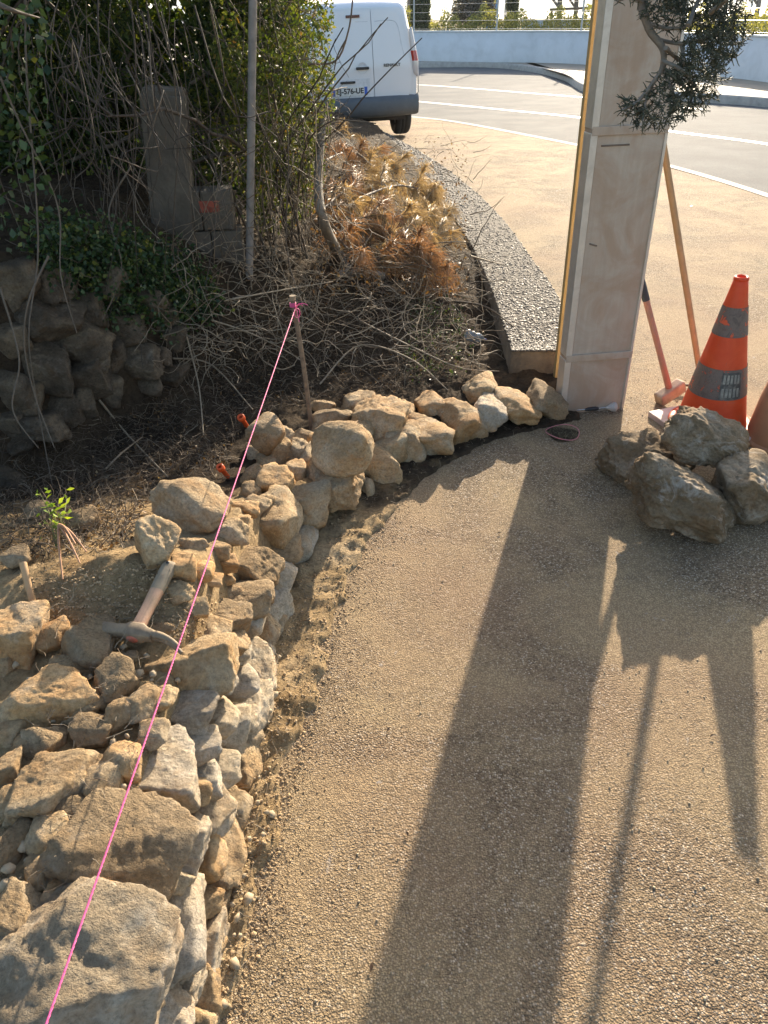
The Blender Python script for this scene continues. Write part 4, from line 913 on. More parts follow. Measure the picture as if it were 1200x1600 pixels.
pine_branch('tan dead branch crossing the front of the heap', [(580, 395, .16), (630, 375, .22), (680, 375, .18)], 'needle_s', 15)
pine_branch('short copper tuft at the lower left of the heap', [(520, 360, .16), (545, 390, .16), (590, 415, .1)], 'needle_o', 11)
# dark twigs poking out of the heap
m = MB()
for k in range(260):
    P = march(rnd.uniform(490, 740), rnd.uniform(215, 470), Sc, rnd.uniform(.05, .2)); m.tube(wander(P, (rnd.gauss(0, 1), rnd.gauss(0, .7), rnd.gauss(.1, .4)), 8, rnd.uniform(.02, .06), .2), rnd.uniform(.002, .005), .001, n=4, cap=False)
for a in ([(545, 432, .05), (620, 392, .18), (700, 378, .22), (745, 380, .2)], [(700, 470, .15), (755, 478, .25), (795, 505, .15), (812, 520, .05)], [(735, 400, .3), (790, 415, .1)]):
    m.tube(spline([march(x, y, Sc, h) for x, y, h in a], 14), .007, .002, n=5)
o = m.build('heap_twigs', M['twig'], None, False, kind='stuff'); o['label'] = 'bare twigs tangled through the heap of dead pine branches'; o['category'] = 'twigs'
leafC = px_pts(1500, 485, 730, 215, 460, k=lambda: rnd.uniform(0, .25)); o = leaves('dead_leaves', leafC, .028, M['leaf_dead'], None, .5, kind='stuff'); o['label'] = 'withered orange leaves caught among the dead pine branches'; o['category'] = 'dead leaves'
# ------------------------------------------------------------------ twig litter on the dark soil
LIT = [(0, 700), (230, 640), (300, 520), (420, 470), (560, 450), (700, 480), (740, 560), (700, 600), (480, 640), (380, 660), (350, 760), (250, 760), (200, 860), (0, 880)]
m = MB(); big = MB()
B_ = px_pts(4600, 0, 745, 440, 880, keep=lambda x, y: inpoly(x, y, LIT))
for p in B_:
    q = wander(p+[0, 0, rnd.uniform(.0, .05)], (rnd.gauss(0, 1), rnd.gauss(0, .8), rnd.gauss(.05, .25)), 5, rnd.uniform(.008, .03), .35); m.tube(q, rnd.uniform(.0008, .0022), .0006, n=3, cap=False, a=min(1, abs(rnd.gauss(.35, .3))))
for p in px_pts(560, 250, 760, 410, 590):
    q = wander(p+[0, 0, rnd.uniform(.02, .14)], (rnd.gauss(0, 1), rnd.gauss(0, .8), rnd.gauss(.1, .4)), 12, rnd.uniform(.02, .05), .3, .04); m.tube(q, rnd.uniform(.0015, .0035), .001, n=4, cap=False, a=rnd.uniform(.5, 1))
for a in ([(165, 733, .03), (190, 708, .05), (222, 683, .02)], [(290, 520, .2), (310, 600, .1), (318, 680, .03)], [(270, 560, .1), (330, 570, .12), (395, 640, .08)], [(330, 500, .12), (390, 520, .15), (450, 550, .1), (480, 570, .05)], [(155, 625, .1), (200, 680, .04), (262, 745, .02)], [(350, 470, .2), (430, 455, .25), (520, 440, .2)], [(500, 600, .02), (560, 540, .1), (640, 560, .15), (700, 610, .02)], [(560, 500, .1), (650, 545, .12), (720, 575, .05), (780, 580, .02)]):
    big.tube(spline([march(x, y, Sc, h) for x, y, h in a], 18), .0048, .0028, n=6, a=rnd.uniform(.7, 1))
o = m.build('twig_litter', M['twig'], None, False, kind='stuff'); o['label'] = 'matted litter of fine dry twigs and roots on the dark soil'; o['category'] = 'twigs'
o = big.build('dry_sticks', M['twig'], None, True, kind='stuff'); o['label'] = 'longer pale dry sticks lying across the dark soil'; o['category'] = 'sticks'
C = px_pts(2600, 0, 745, 440, 880, keep=lambda x, y: inpoly(x, y, LIT)); C[:, 2] += .01
o = leaves('leaf_litter', C, .016, M['leaf_dead'], None, .5, kind='stuff'); o['label'] = 'small brown leaf litter scattered on the dark soil'; o['category'] = 'dead leaves'
# weeds: green wisps in front of the kerb wall
C = np.repeat(px_pts(60, 640, 720, 470, 590, k=lambda: rnd.uniform(.02, .16)), 14, 0); C = C+NR.normal(size=C.shape)*.025
shrub('wild_weed', 'small dull green weed at the foot of the dead pine heap', 'weed', C, .014, M['leaf_ivy'], [], .002)
# seedling at left
P = march(88, 858, Sc, 0); sp = thing('seedling', 'small bright green seedling with withered brown stems on the dark soil', 'plant', tuple(P))
m = MB(); tips = []
for a, b in (((62, 770), .12), ((80, 785), .1), ((95, 800), .08), ((70, 815), .05), ((105, 775), .1)):
    e = march(a[0], a[1], Sc, b)
    q = spline([P*0, (e-P)*.5+[.01, 0, .02], e-P], 8); m.tube(q, .0022, .001, n=4); tips += [q[j] for j in range(3, 8)]
m.build('stem', leaf_mat('green_stem', [(0, (.12, .16, .04)), (1, (.2, .2, .06))], .1), sp, True)
C = np.repeat(np.array(tips), 2, 0)+NR.normal(size=(len(tips)*2, 3))*.012
leaves('leaf_cluster', C, .026, leaf_mat('seedling_leaf', [(0, (.12, .22, .03)), (1, (.30, .40, .05))], .4), sp, .45, kind='stuff')
m = MB()
for e in ((135, 862, .03), (118, 850, .08), (125, 880, .01), (98, 905, .0)):
    q = march(e[0], e[1], Sc, e[2]); b0 = march(92, 820, Sc, .09)-P; m.tube(spline([b0, (b0+q-P)/2+[0, 0, .02], q-P], 8), .0045, .002, n=6, a=.9)
m.build('dead_stem', simple('withered_stem', (.42, .22, .12), .7), sp, True)
# ------------------------------------------------------------------ clods, gravel, chips
def clods(name, n, x0, x1, y0, y1, r0, r1, mat, label, keep=None, flat=.7, sink=.0, sfun=S):
    C = px_pts(n, x0, x1, y0, y1, keep=keep); C[:, 2] = sfun(C[:, 0], C[:, 1])+sink; C = C[C[:, 2] > -.02]
    R = r0+(r1-r0)*NR.random(len(C))**3
    return scatter_blobs(name, C, R, mat, None, flat, kind='stuff', label=label, cat='soil')
M['clod'] = simple('ochre_clods', (.34, .24, .135), .95, var=.3, sc=60, bump=.6, bsc=200)
MOUND = [(40, 905), (130, 880), (215, 885), (300, 930), (370, 960), (350, 1010), (250, 1000), (160, 1000), (60, 1000)]
clods('mound_crumbs', 2600, 0, 380, 860, 1010, .0012, .0055, M['clod'], 'loose ochre crumbs of soil on the mound under the hammer', lambda x, y: inpoly(x, y, MOUND))
def strip_pts(n, spread=1.0):
    Y = NR.uniform(.35, 3.4, n); a = Xw(Y)-.02; b = Xe(Y)+.05; X = a+(b-a)*NR.random(n)
    return X, Y
X, Y = strip_pts(9000); kk = Y < 2.35+.3*NR.normal(size=9000); X, Y = X[kk], Y[kk]; Z = np.maximum(S(X, Y), .0); scatter_blobs('strip_crumbs', np.c_[X, Y, Z], .0012+.005*NR.random(len(X))**5, M['clod'], None, .7, kind='stuff', label='loose ochre crumbs along the foot of the wall', cat='soil')
Y = NR.uniform(.35, 3.3, 3000); X = Xe(Y)+np.abs(NR.normal(size=3000))*.07; scatter_blobs('spilled_crumbs', np.c_[X, Y, np.full(3000, .001)], .0008+.0025*NR.random(3000)**3, M['clod'], None, .6, kind='stuff', label='fine soil crumbs spilled onto the pavement edge', cat='soil')
M['chip'] = simple('stone_chip', (.36, .28, .18), .85, var=.25, sc=40)
C = px_pts(300, 0, 440, 1010, 1600, k=.02); C[:, 2] += .0; scatter_blobs('stone_chips', C, .004+.012*NR.random(len(C))**2, M['chip'], None, .8, kind='stuff', label='small stone chips wedged between the wall stones', cat='rubble')
m = MB()
for p in px_pts(500, 60, 460, 880, 1500, k=.05): m.tube(wander(p, (rnd.gauss(0, 1), rnd.gauss(0, 1), rnd.gauss(0, .2)), 5, rnd.uniform(.004, .014), .3), .0009, .0004, n=3, cap=False, a=rnd.uniform(.5, 1))
X, Y = strip_pts(500)
for x_, y_ in zip(X, Y): m.tube(wander((x_, y_, max(0, float(S(x_, y_)))+.004), (rnd.gauss(0, 1), rnd.gauss(0, 1), rnd.gauss(.1, .15)), 5, rnd.uniform(.004, .012), .3), .0009, .0004, n=3, cap=False, a=rnd.uniform(.5, 1))
o = m.build('root_fibres', M['twig'], None, False, kind='stuff'); o['label'] = 'dry root fibres and straw among the wall stones'; o['category'] = 'fibres'
gx, gy = NR.uniform(-.5, 2.6, 5200), .45+3.6*NR.random(5200)**1.6; kk = gx > Xe(gy)+.04; gx, gy = gx[kk], gy[kk]
kk = (np.abs(vnoise(np.c_[gx*2.2, gy*2.2, gx*0+.5], 3)) < .45); gx, gy = gx[kk], gy[kk]
scatter_blobs('loose_grit', np.c_[gx, gy, np.full(len(gx), .0015)], .0010+.0030*NR.random(len(gx))**3, simple('grit', (.40, .31, .20), .85, var=.35, sc=90), None, .7, kind='stuff', label='loose grit scattered over the sandy pavement', cat='grit')
# a few dark leaves / bits on the pavement
for (x, y, s_, an, lb) in ((780, 833, .011, .3, 'tiny dark leaf just left of the top of the pillar shadow'), (607, 1140, .008, 1.0, 'dark speck of leaf lying midway between wall and pillar shadow'), (636, 1303, .008, 2.0, 'tiny dark leaf beside the left edge of the pillar shadow'), (580, 1512, .010, 1.4, 'dark leaf lowest in the photo, left of the pillar shadow'), (1112, 1150, .008, .6, 'tiny dark leaf in the cone shadow'), (722, 254, .05, .2, 'dark leaf on the pavement beyond the kerb wall, below the van'), (1080, 322, .03, 1.0, 'dark leaf on the pavement right of the rake handle')):
    P = un(x, y, .004); D2 = np.array([math.cos(an), math.sin(an), 0]); W2 = np.array([-D2[1], D2[0], 0])
    V = np.array([P-D2*s_, P+W2*s_*.45+[0, 0, .004], P+D2*s_+[0, 0, .002], P-W2*s_*.45+[0, 0, .004], P+[0, 0, .001]]); 
    o = link('fallen_leaf', mesh_np('fallen_leaf', V, [[0, 4, 1], [1, 4, 2], [2, 4, 3], [3, 4, 0]], M['leaf_dead'], False, np.full(5, .1)), label=lb, cat='leaf', group='dark leaves on the pavement')
# ------------------------------------------------------------------ van
M['vanpaint'] = simple('white_van_paint', (.74, .76, .78), .28, var=.02, sc=2, coat=.5)
M['vanplastic'] = simple('grey_bumper', (.10, .115, .13), .6, var=.1, sc=10)
M['rubber_t'] = simple('tyre', (.03, .03, .03), .8, var=.2, sc=30)
M['glass_dark'] = simple('dark_glass', (.02, .025, .03), .08)
M['rim'] = simple('steel_rim', (.45, .46, .48), .4, .7)
def lens(name, c, r=.15):
    m, t, b = newmat(name); b.inputs['Base Color'].default_value = (*c, 1); b.inputs['Roughness'].default_value = r; b.inputs['Coat Weight'].default_value = .8; return m
M['red_lens'] = lens('red_lens', (.45, .03, .02)); M['clear_lens'] = lens('clear_lens', (.62, .58, .56)); M['dark_lens'] = lens('dark_red_lens', (.10, .03, .03))
hdg = math.radians(90+11); wl_ = np.array([.80, -.72]); cpt = un(624, 211)[:2]
Rz = np.array([[math.cos(hdg), -math.sin(hdg)], [math.sin(hdg), math.cos(hdg)]]); vo = cpt-Rz @ wl_
van = thing('parked_van', 'white panel van seen from behind, parked beyond the bush at the road edge', 'van', (vo[0], vo[1], 0), (math.radians(-1.6), 0, hdg))
def section(x, zb, zt, hb, hm, ht, r=.10):
    half = [(0, zb), (hb*.8, zb), (hb, zb+.07), (hm-.01, .62), (hm, .85), (hm-.005, 1.05)]
    zs = zt-r
    for k in range(1, 4): f = k/4; half.append((hm-.005+(ht-hm)*f, 1.05+(zs-1.05)*f if zs > 1.05 else 1.05+.001*k))
    half.append((ht, max(zs, 1.055)))
    for k in range(1, 5): a = k/4*math.pi/2; half.append((ht-r*1.1*(1-math.cos(a)), max(zs, 1.055)+r*math.sin(a)))
    half.append((ht*.5, zt+.015)); half.append((0, zt+.022))
    L_ = half+[(-y, z) for y, z in half[1:-1][::-1]]
    return np.array([(x, -y, z) for y, z in L_])
st = [(.10, .40, 1.70, .72, .845, .70), (.16, .38, 1.745, .76, .875, .735), (.5, .30, 1.79, .78, .905, .76), (1.6, .28, 1.82, .79, .915, .77), (2.6, .28, 1.81, .79, .912, .76), (3.0, .28, 1.66, .79, .905, .73), (3.35, .28, 1.32, .79, .90, .74), (3.6, .28, 1.16, .78, .89, .74), (4.0, .30, 1.10, .74, .85, .68), (4.2, .36, 1.08, .62, .72, .55)]
R_ = [section(*s) for s in st]
for e_ in (0, 1): R_[e_][:, 0] += np.maximum(0, R_[e_][:, 2]-1.0)*.13*(1 if e_ == 0 else .8); n_ = len(R_[0]); V = np.vstack(R_); i = np.arange(len(st)-1)[:, None]*n_; j = np.arange(n_)[None]; j2 = (j+1) % n_
Q = np.stack([i+j, i+n_+j, i+n_+j2, i+j2], -1).reshape(-1, 4)
# wheel arches simply sit over dark liners
mb = MB(); mb.add(V, Q, .5)
for e, fl in ((0, 1), (len(st)-1, 0)):
    c = R_[e].mean(0); idx = np.arange(n_); F = np.stack([idx, (idx+1) % n_, np.full(n_, n_)], 1); mb.add(np.vstack([R_[e], c[None]]), F if fl else F[:, ::-1], .5)
mb.build('body', M['vanpaint'], van, True)
xr = lambda z: .075+max(0, z-1.0)*.115  # rear face leans forward with height
def slab(name, out, x0, th, mat, par=van, lean=True, bev=0):
    out = np.array(out); n = len(out); f = (lambda z: xr(z)) if lean else (lambda z: 0)
    A_ = np.array([(x0+f(z), y, z) for y, z in out]); B_ = A_.copy(); B_[:, 0] += th
    c = out.mean(0); sh = np.array([(x0-.006+f(z), c[0]+(y-c[0])*.985, c[1]+(z-c[1])*.988) for y, z in out])
    cc = np.array([[x0-.006+f(c[1]), c[0], c[1]]]); m = MB(); idx = np.arange(n); nx_ = (idx+1) % n
    V = np.vstack([sh, A_, B_]); m.add(V, np.vstack([np.stack([idx, nx_, nx_+n, idx+n], 1), np.stack([idx+n, nx_+n, nx_+2*n, idx+2*n], 1)]), .5)
    # fill as fan with a lean crease row
    m.add(np.vstack([sh, cc]), np.stack([idx, nx_, np.full(n, n)], 1), .5)
    return m.build(name, mat, par, False)
def rr(y0, y1, z0, z1, r, k=5):
    o = []
    for cy, cz, a0 in ((y1-r[0], z1-r[0], 0), (y0+r[1], z1-r[1], 90), (y0+r[2], z0+r[2], 180), (y1-r[3], z0+r[3], 270)):
        q = r[[0, 90, 180, 270].index(a0)]
        for s_ in range(k+1): a = math.radians(a0+90*s_/k); o.append((cy+q*math.cos(a), cz+q*math.sin(a)))
    return o
SEAM = -.20   # y of the seam (right is negative y)
def door_out(y0, y1, outer):
    o = []
    zt = 1.69
    # straight seam side at one end, tapering body side at the other
    if outer < 0: o = [(SEAM-.004, .60), (SEAM-.004, zt), (-.45, zt-.005), (-.58, zt-.05), (-.635, zt-.15), (-.70, 1.30), (-.745, 1.05), (-.765, .85), (-.755, .70), (-.72, .61)]
    else: o = [(SEAM+.004, .60), (.72, .61), (.755, .70), (.765, .85), (.745, 1.05), (.70, 1.30), (.635, zt-.15), (.58, zt-.05), (.45, zt-.005), (SEAM+.004, zt)]
    # densify so that the lean follows
    q = []
    for a, b in zip(o, o[1:]+o[:1]):
        for s_ in np.linspace(0, 1, 4)[:-1]: q.append((a[0]*(1-s_)+b[0]*s_, a[1]*(1-s_)+b[1]*s_))
    return q
def door_panel(name, sgn):
    o = door_out(0, 0, sgn); ys = [p[0] for p in o]
    zs = np.linspace(.60, 1.69, 22); rows = []
    oo = np.array(o)
    def ext(z):
        cr = []
        for a, b in zip(o, o[1:]+o[:1]):
            if (a[1]-z)*(b[1]-z) <= 0 and abs(a[1]-b[1]) > 1e-6: cr.append(a[0]+(b[0]-a[0])*(z-a[1])/(b[1]-a[1]))
        return min(cr), max(cr)
    V = []
    nc = 9
    for z in zs:
        z_ = min(max(z, .612), 1.684); a, b = ext(z_)
        for s_ in np.linspace(0, 1, nc):
            y = a+(b-a)*s_; V.append((xr(z)-.012-.018*(1-(y/.8)**2), y, z))
    V = np.array(V); nr = len(zs); i = np.arange(nr-1)[:, None]*nc+np.arange(nc-1)[None]; Q = np.stack([i, i+nc, i+nc+1, i+1], -1).reshape(-1, 4)
    V2 = V+[.03, 0, 0]; m = MB(); m.add(V, Q, .5)
    per = list(range(nc))+[nc*k+nc-1 for k in range(1, nr)]+[nc*(nr-1)+k for k in range(nc-2, -1, -1)]+[nc*k for k in range(nr-2, 0, -1)]
    n = len(per); m.add(np.vstack([V[per], V2[per]]), np.stack([np.arange(n), (np.arange(n)+1) % n, (np.arange(n)+1) % n+n, np.arange(n)+n], 1), .5)
    return m.build(name, M['vanpaint'], van, False)
rear_x = lambda y, z: xr(z)-.012-.018*(1-(y/.8)**2)
dl = door_panel('rear_door', 1); dr = door_panel('rear_door', -1)
def outline_groove(pts, par, r=.004):
    m = MB(); P_ = [(rear_x(y, z)+.001, y, z) for y, z in pts]; m.tube(spline(P_, 40), r, n=5); return m.build('pressed_line', simple('panel_shade', (.50, .53, .56), .5), par, True)
outline_groove([(SEAM-.05, 1.55), (-.50, 1.55), (-.585, 1.48), (-.63, 1.25), (-.66, 1.12), (-.62, 1.08)], dr)
outline_groove([(SEAM+.05, 1.55), (.50, 1.55), (.585, 1.48), (.63, 1.25), (.66, 1.12)], dl)
# seal behind doors

# bumper
def bumper():
    m = MB(); ys = np.linspace(-.88, .88, 19); prof = [(0.06, .62), (-.035, .60), (-.06, .54), (-.055, .44), (-.02, .36), (.10, .33)]
    V = []
    for y in ys:
        c = abs(y/.88)**4*.14
        for x, z in prof: V.append((x+c+.01, y, z+.005*0))
    k = len(prof); i = np.arange(len(ys)-1)[:, None]*k+np.arange(k-1)[None]; m.add(V, np.stack([i, i+k, i+k+1, i+1], -1).reshape(-1, 4), .5)
    for sy in (-1, 1):
        W = [(.15, sy*.88, .62), (.15, sy*.88, .36), (.55, sy*.90, .40), (.50, sy*.905, .62)]; m.add(W, [[0, 1, 2, 3]], .5)
        W = [(.14, sy*.875, 1.0), (.145, sy*.88, .62), (.20, sy*.905, .62), (.19, sy*.905, 1.0)]; m.add(W, [[0, 1, 2, 3]], .5)
    return m.build('bumper', M['vanplastic'], van, True)
bumper()
m = MB(); m.box((.02, -.42, .39), (.02, .22, .045)); m.build('fog_lamp', M['clear_lens'], van)
# lamps
def tail(sy):
    m = MB()
    for (z0, z1, mt) in ((1.14, 1.42, 'clear_lens'), (1.02, 1.14, 'red_lens'), (.84, 1.02, 'clear_lens')):
        pass
    secs = [(1.46, .02), (1.40, .045), (1.2, .06), (1.0, .065), (.88, .055), (.84, .02)]
    def part(zs, nm, mat, par):
        V = []; 
        for z in zs:
            w_ = np.interp(z, [.84, .88, 1.0, 1.2, 1.40, 1.46], [.02, .055, .065, .06, .045, .02]); yo = np.interp(z, [.84, 1.05, 1.46], [.875, .872, .795])
            V += [(xr(z)+.02, sy*(yo-w_*1.3), z), (xr(z)-.012, sy*(yo-w_*.5), z), (xr(z)+.015, sy*(yo+.008), z), (xr(z)+.12, sy*(yo+.022), z)]
        i = np.arange(len(zs)-1)[:, None]*4+np.arange(3)[None]; mm = MB(); mm.add(V, np.stack([i, i+4, i+5, i+1], -1).reshape(-1, 4), .5); return mm.build(nm, mat, par, True)
    a = part(np.linspace(1.17, 1.46, 6), 'tail_lamp', M['clear_lens'], van)
    part(np.linspace(1.04, 1.17, 4), 'red_lens', M['red_lens'], a); part(np.linspace(.84, 1.04, 5), 'reversing_lens', M['red_lens'] if sy < 0 and False else M['clear_lens'], a)
tail(-1); tail(1)
bevel_box('brake_lamp', (.02, .20, .035), (rear_x(0, 1.62)-.012, .06, 1.62), M['dark_lens'], van, .008, 3)
# handles
bevel_box('handle', (.03, .19, .035), (rear_x(-.06, .985)-.018, -.035, .985), M['black'], dl, .012, 3)
lathe_v, lathe_q = lathe_arrays([(.075, 0), (.06, .006), (.0001, .010)], 24); lv = np.stack([rear_x(-.04, .985)-.001+lathe_v[:, 2]*.4, -.035+lathe_v[:, 0], .985+lathe_v[:, 1]], 1)
link('handle_recess', mesh_np('handle_recess', lv, lathe_q, simple('handle_recess_shade', (.62, .64, .66), .4), True), dl)  # body colour darkened here to stand for the shade inside the handle recess
bevel_box('plate_lamp_bar', (.03, .22, .03), (rear_x(.2, .81)-.012, .19, .815), M['black'], dl, .010, 2)
bevel_box('plate_recess', (.006, .62, .24), (rear_x(.2, .74)-.002, .17, .735), simple('recess_shade', (.66, .68, .70), .4), dl, .002)
px_ = rear_x(.2, .72)-.014; pla = bevel_box('number_plate', (.010, .52, .11), (px_, .165, .70), simple('plate_white', (.72, .72, .68), .4), van, .002)
def text(name, body, size, loc, mat, par, rot, ext=.002, width=None, bold=0.0):
    cu = bpy.data.curves.new(name, 'FONT'); cu.body = body; cu.size = size; cu.extrude = ext; cu.align_x = 'CENTER'; cu.align_y = 'CENTER'; cu.offset = bold
    to = bpy.data.objects.new(name, cu); COL.objects.link(to); bpy.context.view_layer.update()
    me = bpy.data.meshes.new_from_object(to); bpy.data.objects.remove(to)
    me.materials.clear(); me.materials.append(mat); o = link(name, me, par, loc=loc, rot=rot)
    if width: xs_ = [v.co.x for v in me.vertices]; f = width/(max(xs_)-min(xs_)); o.scale = (f, 1, 1)
    return o
# text faces -x (rear): rotate so that it reads from behind; local right (reader's) is -y
RT_ = (math.radians(90), 0, math.radians(-90))
text('plate_lettering', 'EJ-576-UE', .095, (-.0065, .0, 0), simple('plate_black', (.02, .02, .02), .5), pla, RT_, .0008, .40, .003)
bevel_box('plate_band', (.002, .045, .104), (-.0062, -.235, 0), simple('plate_blue', (.03, .12, .5), .4), pla, 0)
bevel_box('plate_band', (.002, .035, .104), (-.0062, .240, 0), simple('plate_blue2', (.03, .12, .5), .4), pla, 0)
text('badge_lettering', 'RENAULT', .052, (rear_x(-.47, 1.0)-.004, -.475, 1.005), simple('badge_grey', (.12, .13, .14), .3, .6), dr, (math.radians(90), 0, math.radians(-90+2)), .003, .25, .002)
# wheels
for wx, wy in ((.80, -.74), (.80, .74), (3.5, -.76), (3.5, .76)):
    V, Q = lathe_arrays([(.17, -.075), (.20, -.09), (.27, -.10), (.298, -.085), (.312, -.06), (.314, -.02), (.309, -.018), (.309, -.012), (.314, -.010), (.314, .02), (.309, .022), (.309, .03), (.314, .032), (.312, .06), (.298, .085), (.27, .10), (.20, .09), (.17, .075)], 40)
    V = np.stack([V[:, 0], V[:, 2]*1.25, V[:, 1]], 1); o = link('wheel', mesh_np('wheel', V, Q, M['rubber_t'], True), van, loc=(wx, wy, .312))
    V, Q = lathe_arrays([(.0001, .03), (.05, .035), (.06, .0), (.15, .01), (.165, .05), (.185, .075), (.185, -.07), (.1, -.05), (.0001, -.05)], 28); V = np.stack([V[:, 0], V[:, 2]*(1 if wy > 0 else -1), V[:, 1]], 1)
    link('rim', mesh_np('rim', V, Q, M['rim'], True), o)
m = MB(); m.box((2.1, 0, .36), (3.6, 1.42, .2)); m.build('underbody', M['black'], van)
for sy in (-1, 1):
    bevel_box('wing_mirror', (.10, .20, .22), (3.0, sy*1.02, 1.15), M['black'], van, .03, 3)
    m = MB(); m.add([(2.35, sy*.921, 1.08), (3.05, sy*.914, 1.08), (2.85, sy*.80, 1.5), (2.35, sy*.81, 1.55)], [[0, 1, 2, 3]], .5); m.build('side_window', M['glass_dark'], van)
    m = MB(); m.box((1.9, sy*.922, .72), (1.1, .012, .06)); m.build('side_moulding', M['vanplastic'], van)
m = MB(); m.add([(3.03, -.66, 1.64), (3.03, .66, 1.64), (3.58, .74, 1.19), (3.58, -.74, 1.19)], [[0, 1, 2, 3]], .5); o = m.build('windscreen', M['glass_dark'], van)
m = MB(); m.tube([(2.7, 0, 1.82), (2.5, 0, 2.05)], .005, .003, n=6); m.build('aerial', M['black'], van)
# ------------------------------------------------------------------ juniper branch hanging at the top right
M['juniper'] = leaf_mat('juniper_scale', [(0, (.05, .06, .045)), (.6, (.10, .115, .08)), (1, (.17, .18, .13))], .3, .6)
jt = thing('juniper_tree', 'dark juniper branch hanging down in front of the metal pillar', 'juniper', (2.25, 2.15, 0))
jo = np.array([2.25, 2.15, 0]); JY = 2.25
m = MB(); m.tube(spline([(0, 0, -.05), (.03, 0, .8), (-.02, .02, 1.7), (.05, .05, 2.9)], 16), .07, .03, n=10); m.build('trunk', M['trunk'], jt, True)
def jp(x, y, dy=0): return atY(x, y, JY+dy)-jo
br = MB(); tw = []
main = spline([np.array([-.0, 0, 2.1]), jp(1120, -120), jp(1010, -20), jp(1012, 40), jp(1035, 75), jp(1035, 105), jp(1020, 130), jp(995, 160), jp(972, 172)], 40); br.tube(main, .014, .003, n=7)
for pts in ([(1022, 60), (1060, 68), (1090, 62), (1140, 50)], [(1012, 35), (1040, 44), (1075, 40), (1110, 10)], [(1035, 95), (1065, 110), (1090, 140), (1100, 160)], [(1035, 110), (1050, 140), (1055, 175)], [(1012, 10), (990, -5), (965, 2)], [(1065, 68), (1068, 100), (1060, 120)], [(1020, 130), (1010, 155), (1005, 190)], [(1090, 62), (1130, 85), (1150, 90)], [(1110, 20), (1140, -10), (1120, -40)], [(1040, 75), (1070, 100), (1110, 115)], [(1035, 105), (1080, 150), (1060, 185)], [(1075, 40), (1100, -10), (1130, 30), (1150, 60)]):
    q = spline([jp(x, y, rnd.gauss(0, .06)) for x, y in pts], 14); br.tube(q, .006, .002, n=6); tw.append(q)
br.build('branches', M['trunk'], jt, True)
# sprays: clumps of thin scale-leaf twiglets
JP = [(1040, -10), (1080, -15), (1115, -10), (1150, 0), (1165, 60), (1160, 95), (1125, 110), (1118, 145), (1095, 165), (1068, 190), (1050, 185), (1035, 195), (1005, 195), (975, 178), (970, 160), (990, 150), (1000, 160), (1020, 145), (1035, 120), (1060, 105), (1075, 85), (1080, 60), (1075, 35), (1040, 30), (1010, 20), (1000, -5)]
cs = []
while len(cs) < 900:
    x, y = rnd.uniform(965, 1168), rnd.uniform(-60, 198)
    if (y < -5 and x > 990) or inpoly(x, y, JP):
        if vnoise(np.array([[x/16, y/16, 3.3]]), 5)[0] > -.38: cs.append(jp(x, y, rnd.gauss(0, .07)))
sm_ = MB(); Cj = []
def spray(P, D, ln, lev):
    q = wander(P, D, 5, ln/5, .16); Cj.append((q, lev))
    if lev < 2:
        for i in range(1, 5):
            for _ in range(2): spray(q[i], (q[i]-q[i-1])/np.linalg.norm(q[i]-q[i-1])+NR.normal(size=3)*.6, ln*.5, lev+1)
for c in cs: spray(c, np.array([rnd.gauss(-.1, .7), rnd.gauss(0, .6), rnd.gauss(-.25, .6)]), .034, 1)
for q, lev in Cj: sm_.tube(q, .0013, .0008, n=3, cap=False)
for t_ in tw+[main[22:]]:
    for p in t_[3:]:
        for _ in range(2): sm_.tube(wander(p, NR.normal(size=3), 4, .008, .2), .002, .001, n=3, cap=False)
sm_.build('foliage', M['juniper'], jt, False, kind='stuff')
# ------------------------------------------------------------------ background beyond the road
def tree(name, label, cat, base, blobs, trunk, leafsize, mat, n=2500, group=None, thr=-.2, f=1.2):
    base = np.array(base, float); t = thing(name, label, cat, tuple(base), group=group)
    m = MB()
    for q, r0, r1 in trunk: m.tube(spline(q, 10), r0, r1, n=8)
    if trunk: m.build('trunk', M['trunk'], t, True)
    Cc = []
    for (c, r) in blobs:
        c = np.array(c, float); r = np.array(r, float); k = int(3*n*np.prod(r)**(1/3)); P_ = rand_unit(k)*NR.random((k, 1))**.45*r+c
        Cc.append(P_[fbm(P_*f+7+base, 2, 5) > (thr if thr > -.5 else -9)])
    leaves('crown', np.vstack(Cc), leafsize, mat, t, .5, kind='stuff'); return t
M['leaf_far'] = leaf_mat('far_leaf', [(0, (.04, .06, .03)), (.6, (.08, .10, .05)), (1, (.14, .15, .07))], .3)
M['leaf_far_y'] = leaf_mat('far_yellow_leaf', [(0, (.12, .14, .04)), (.6, (.24, .25, .08)), (1, (.38, .36, .16))], .4)
M['leaf_far_o'] = leaf_mat('far_oleander_leaf', [(0, (.07, .07, .055)), (.7, (.14, .125, .10)), (1, (.38, .30, .28))], .3)
def gp2(x, Y): p = atY(x, 20, Y); return (p[0], Y, -.05)
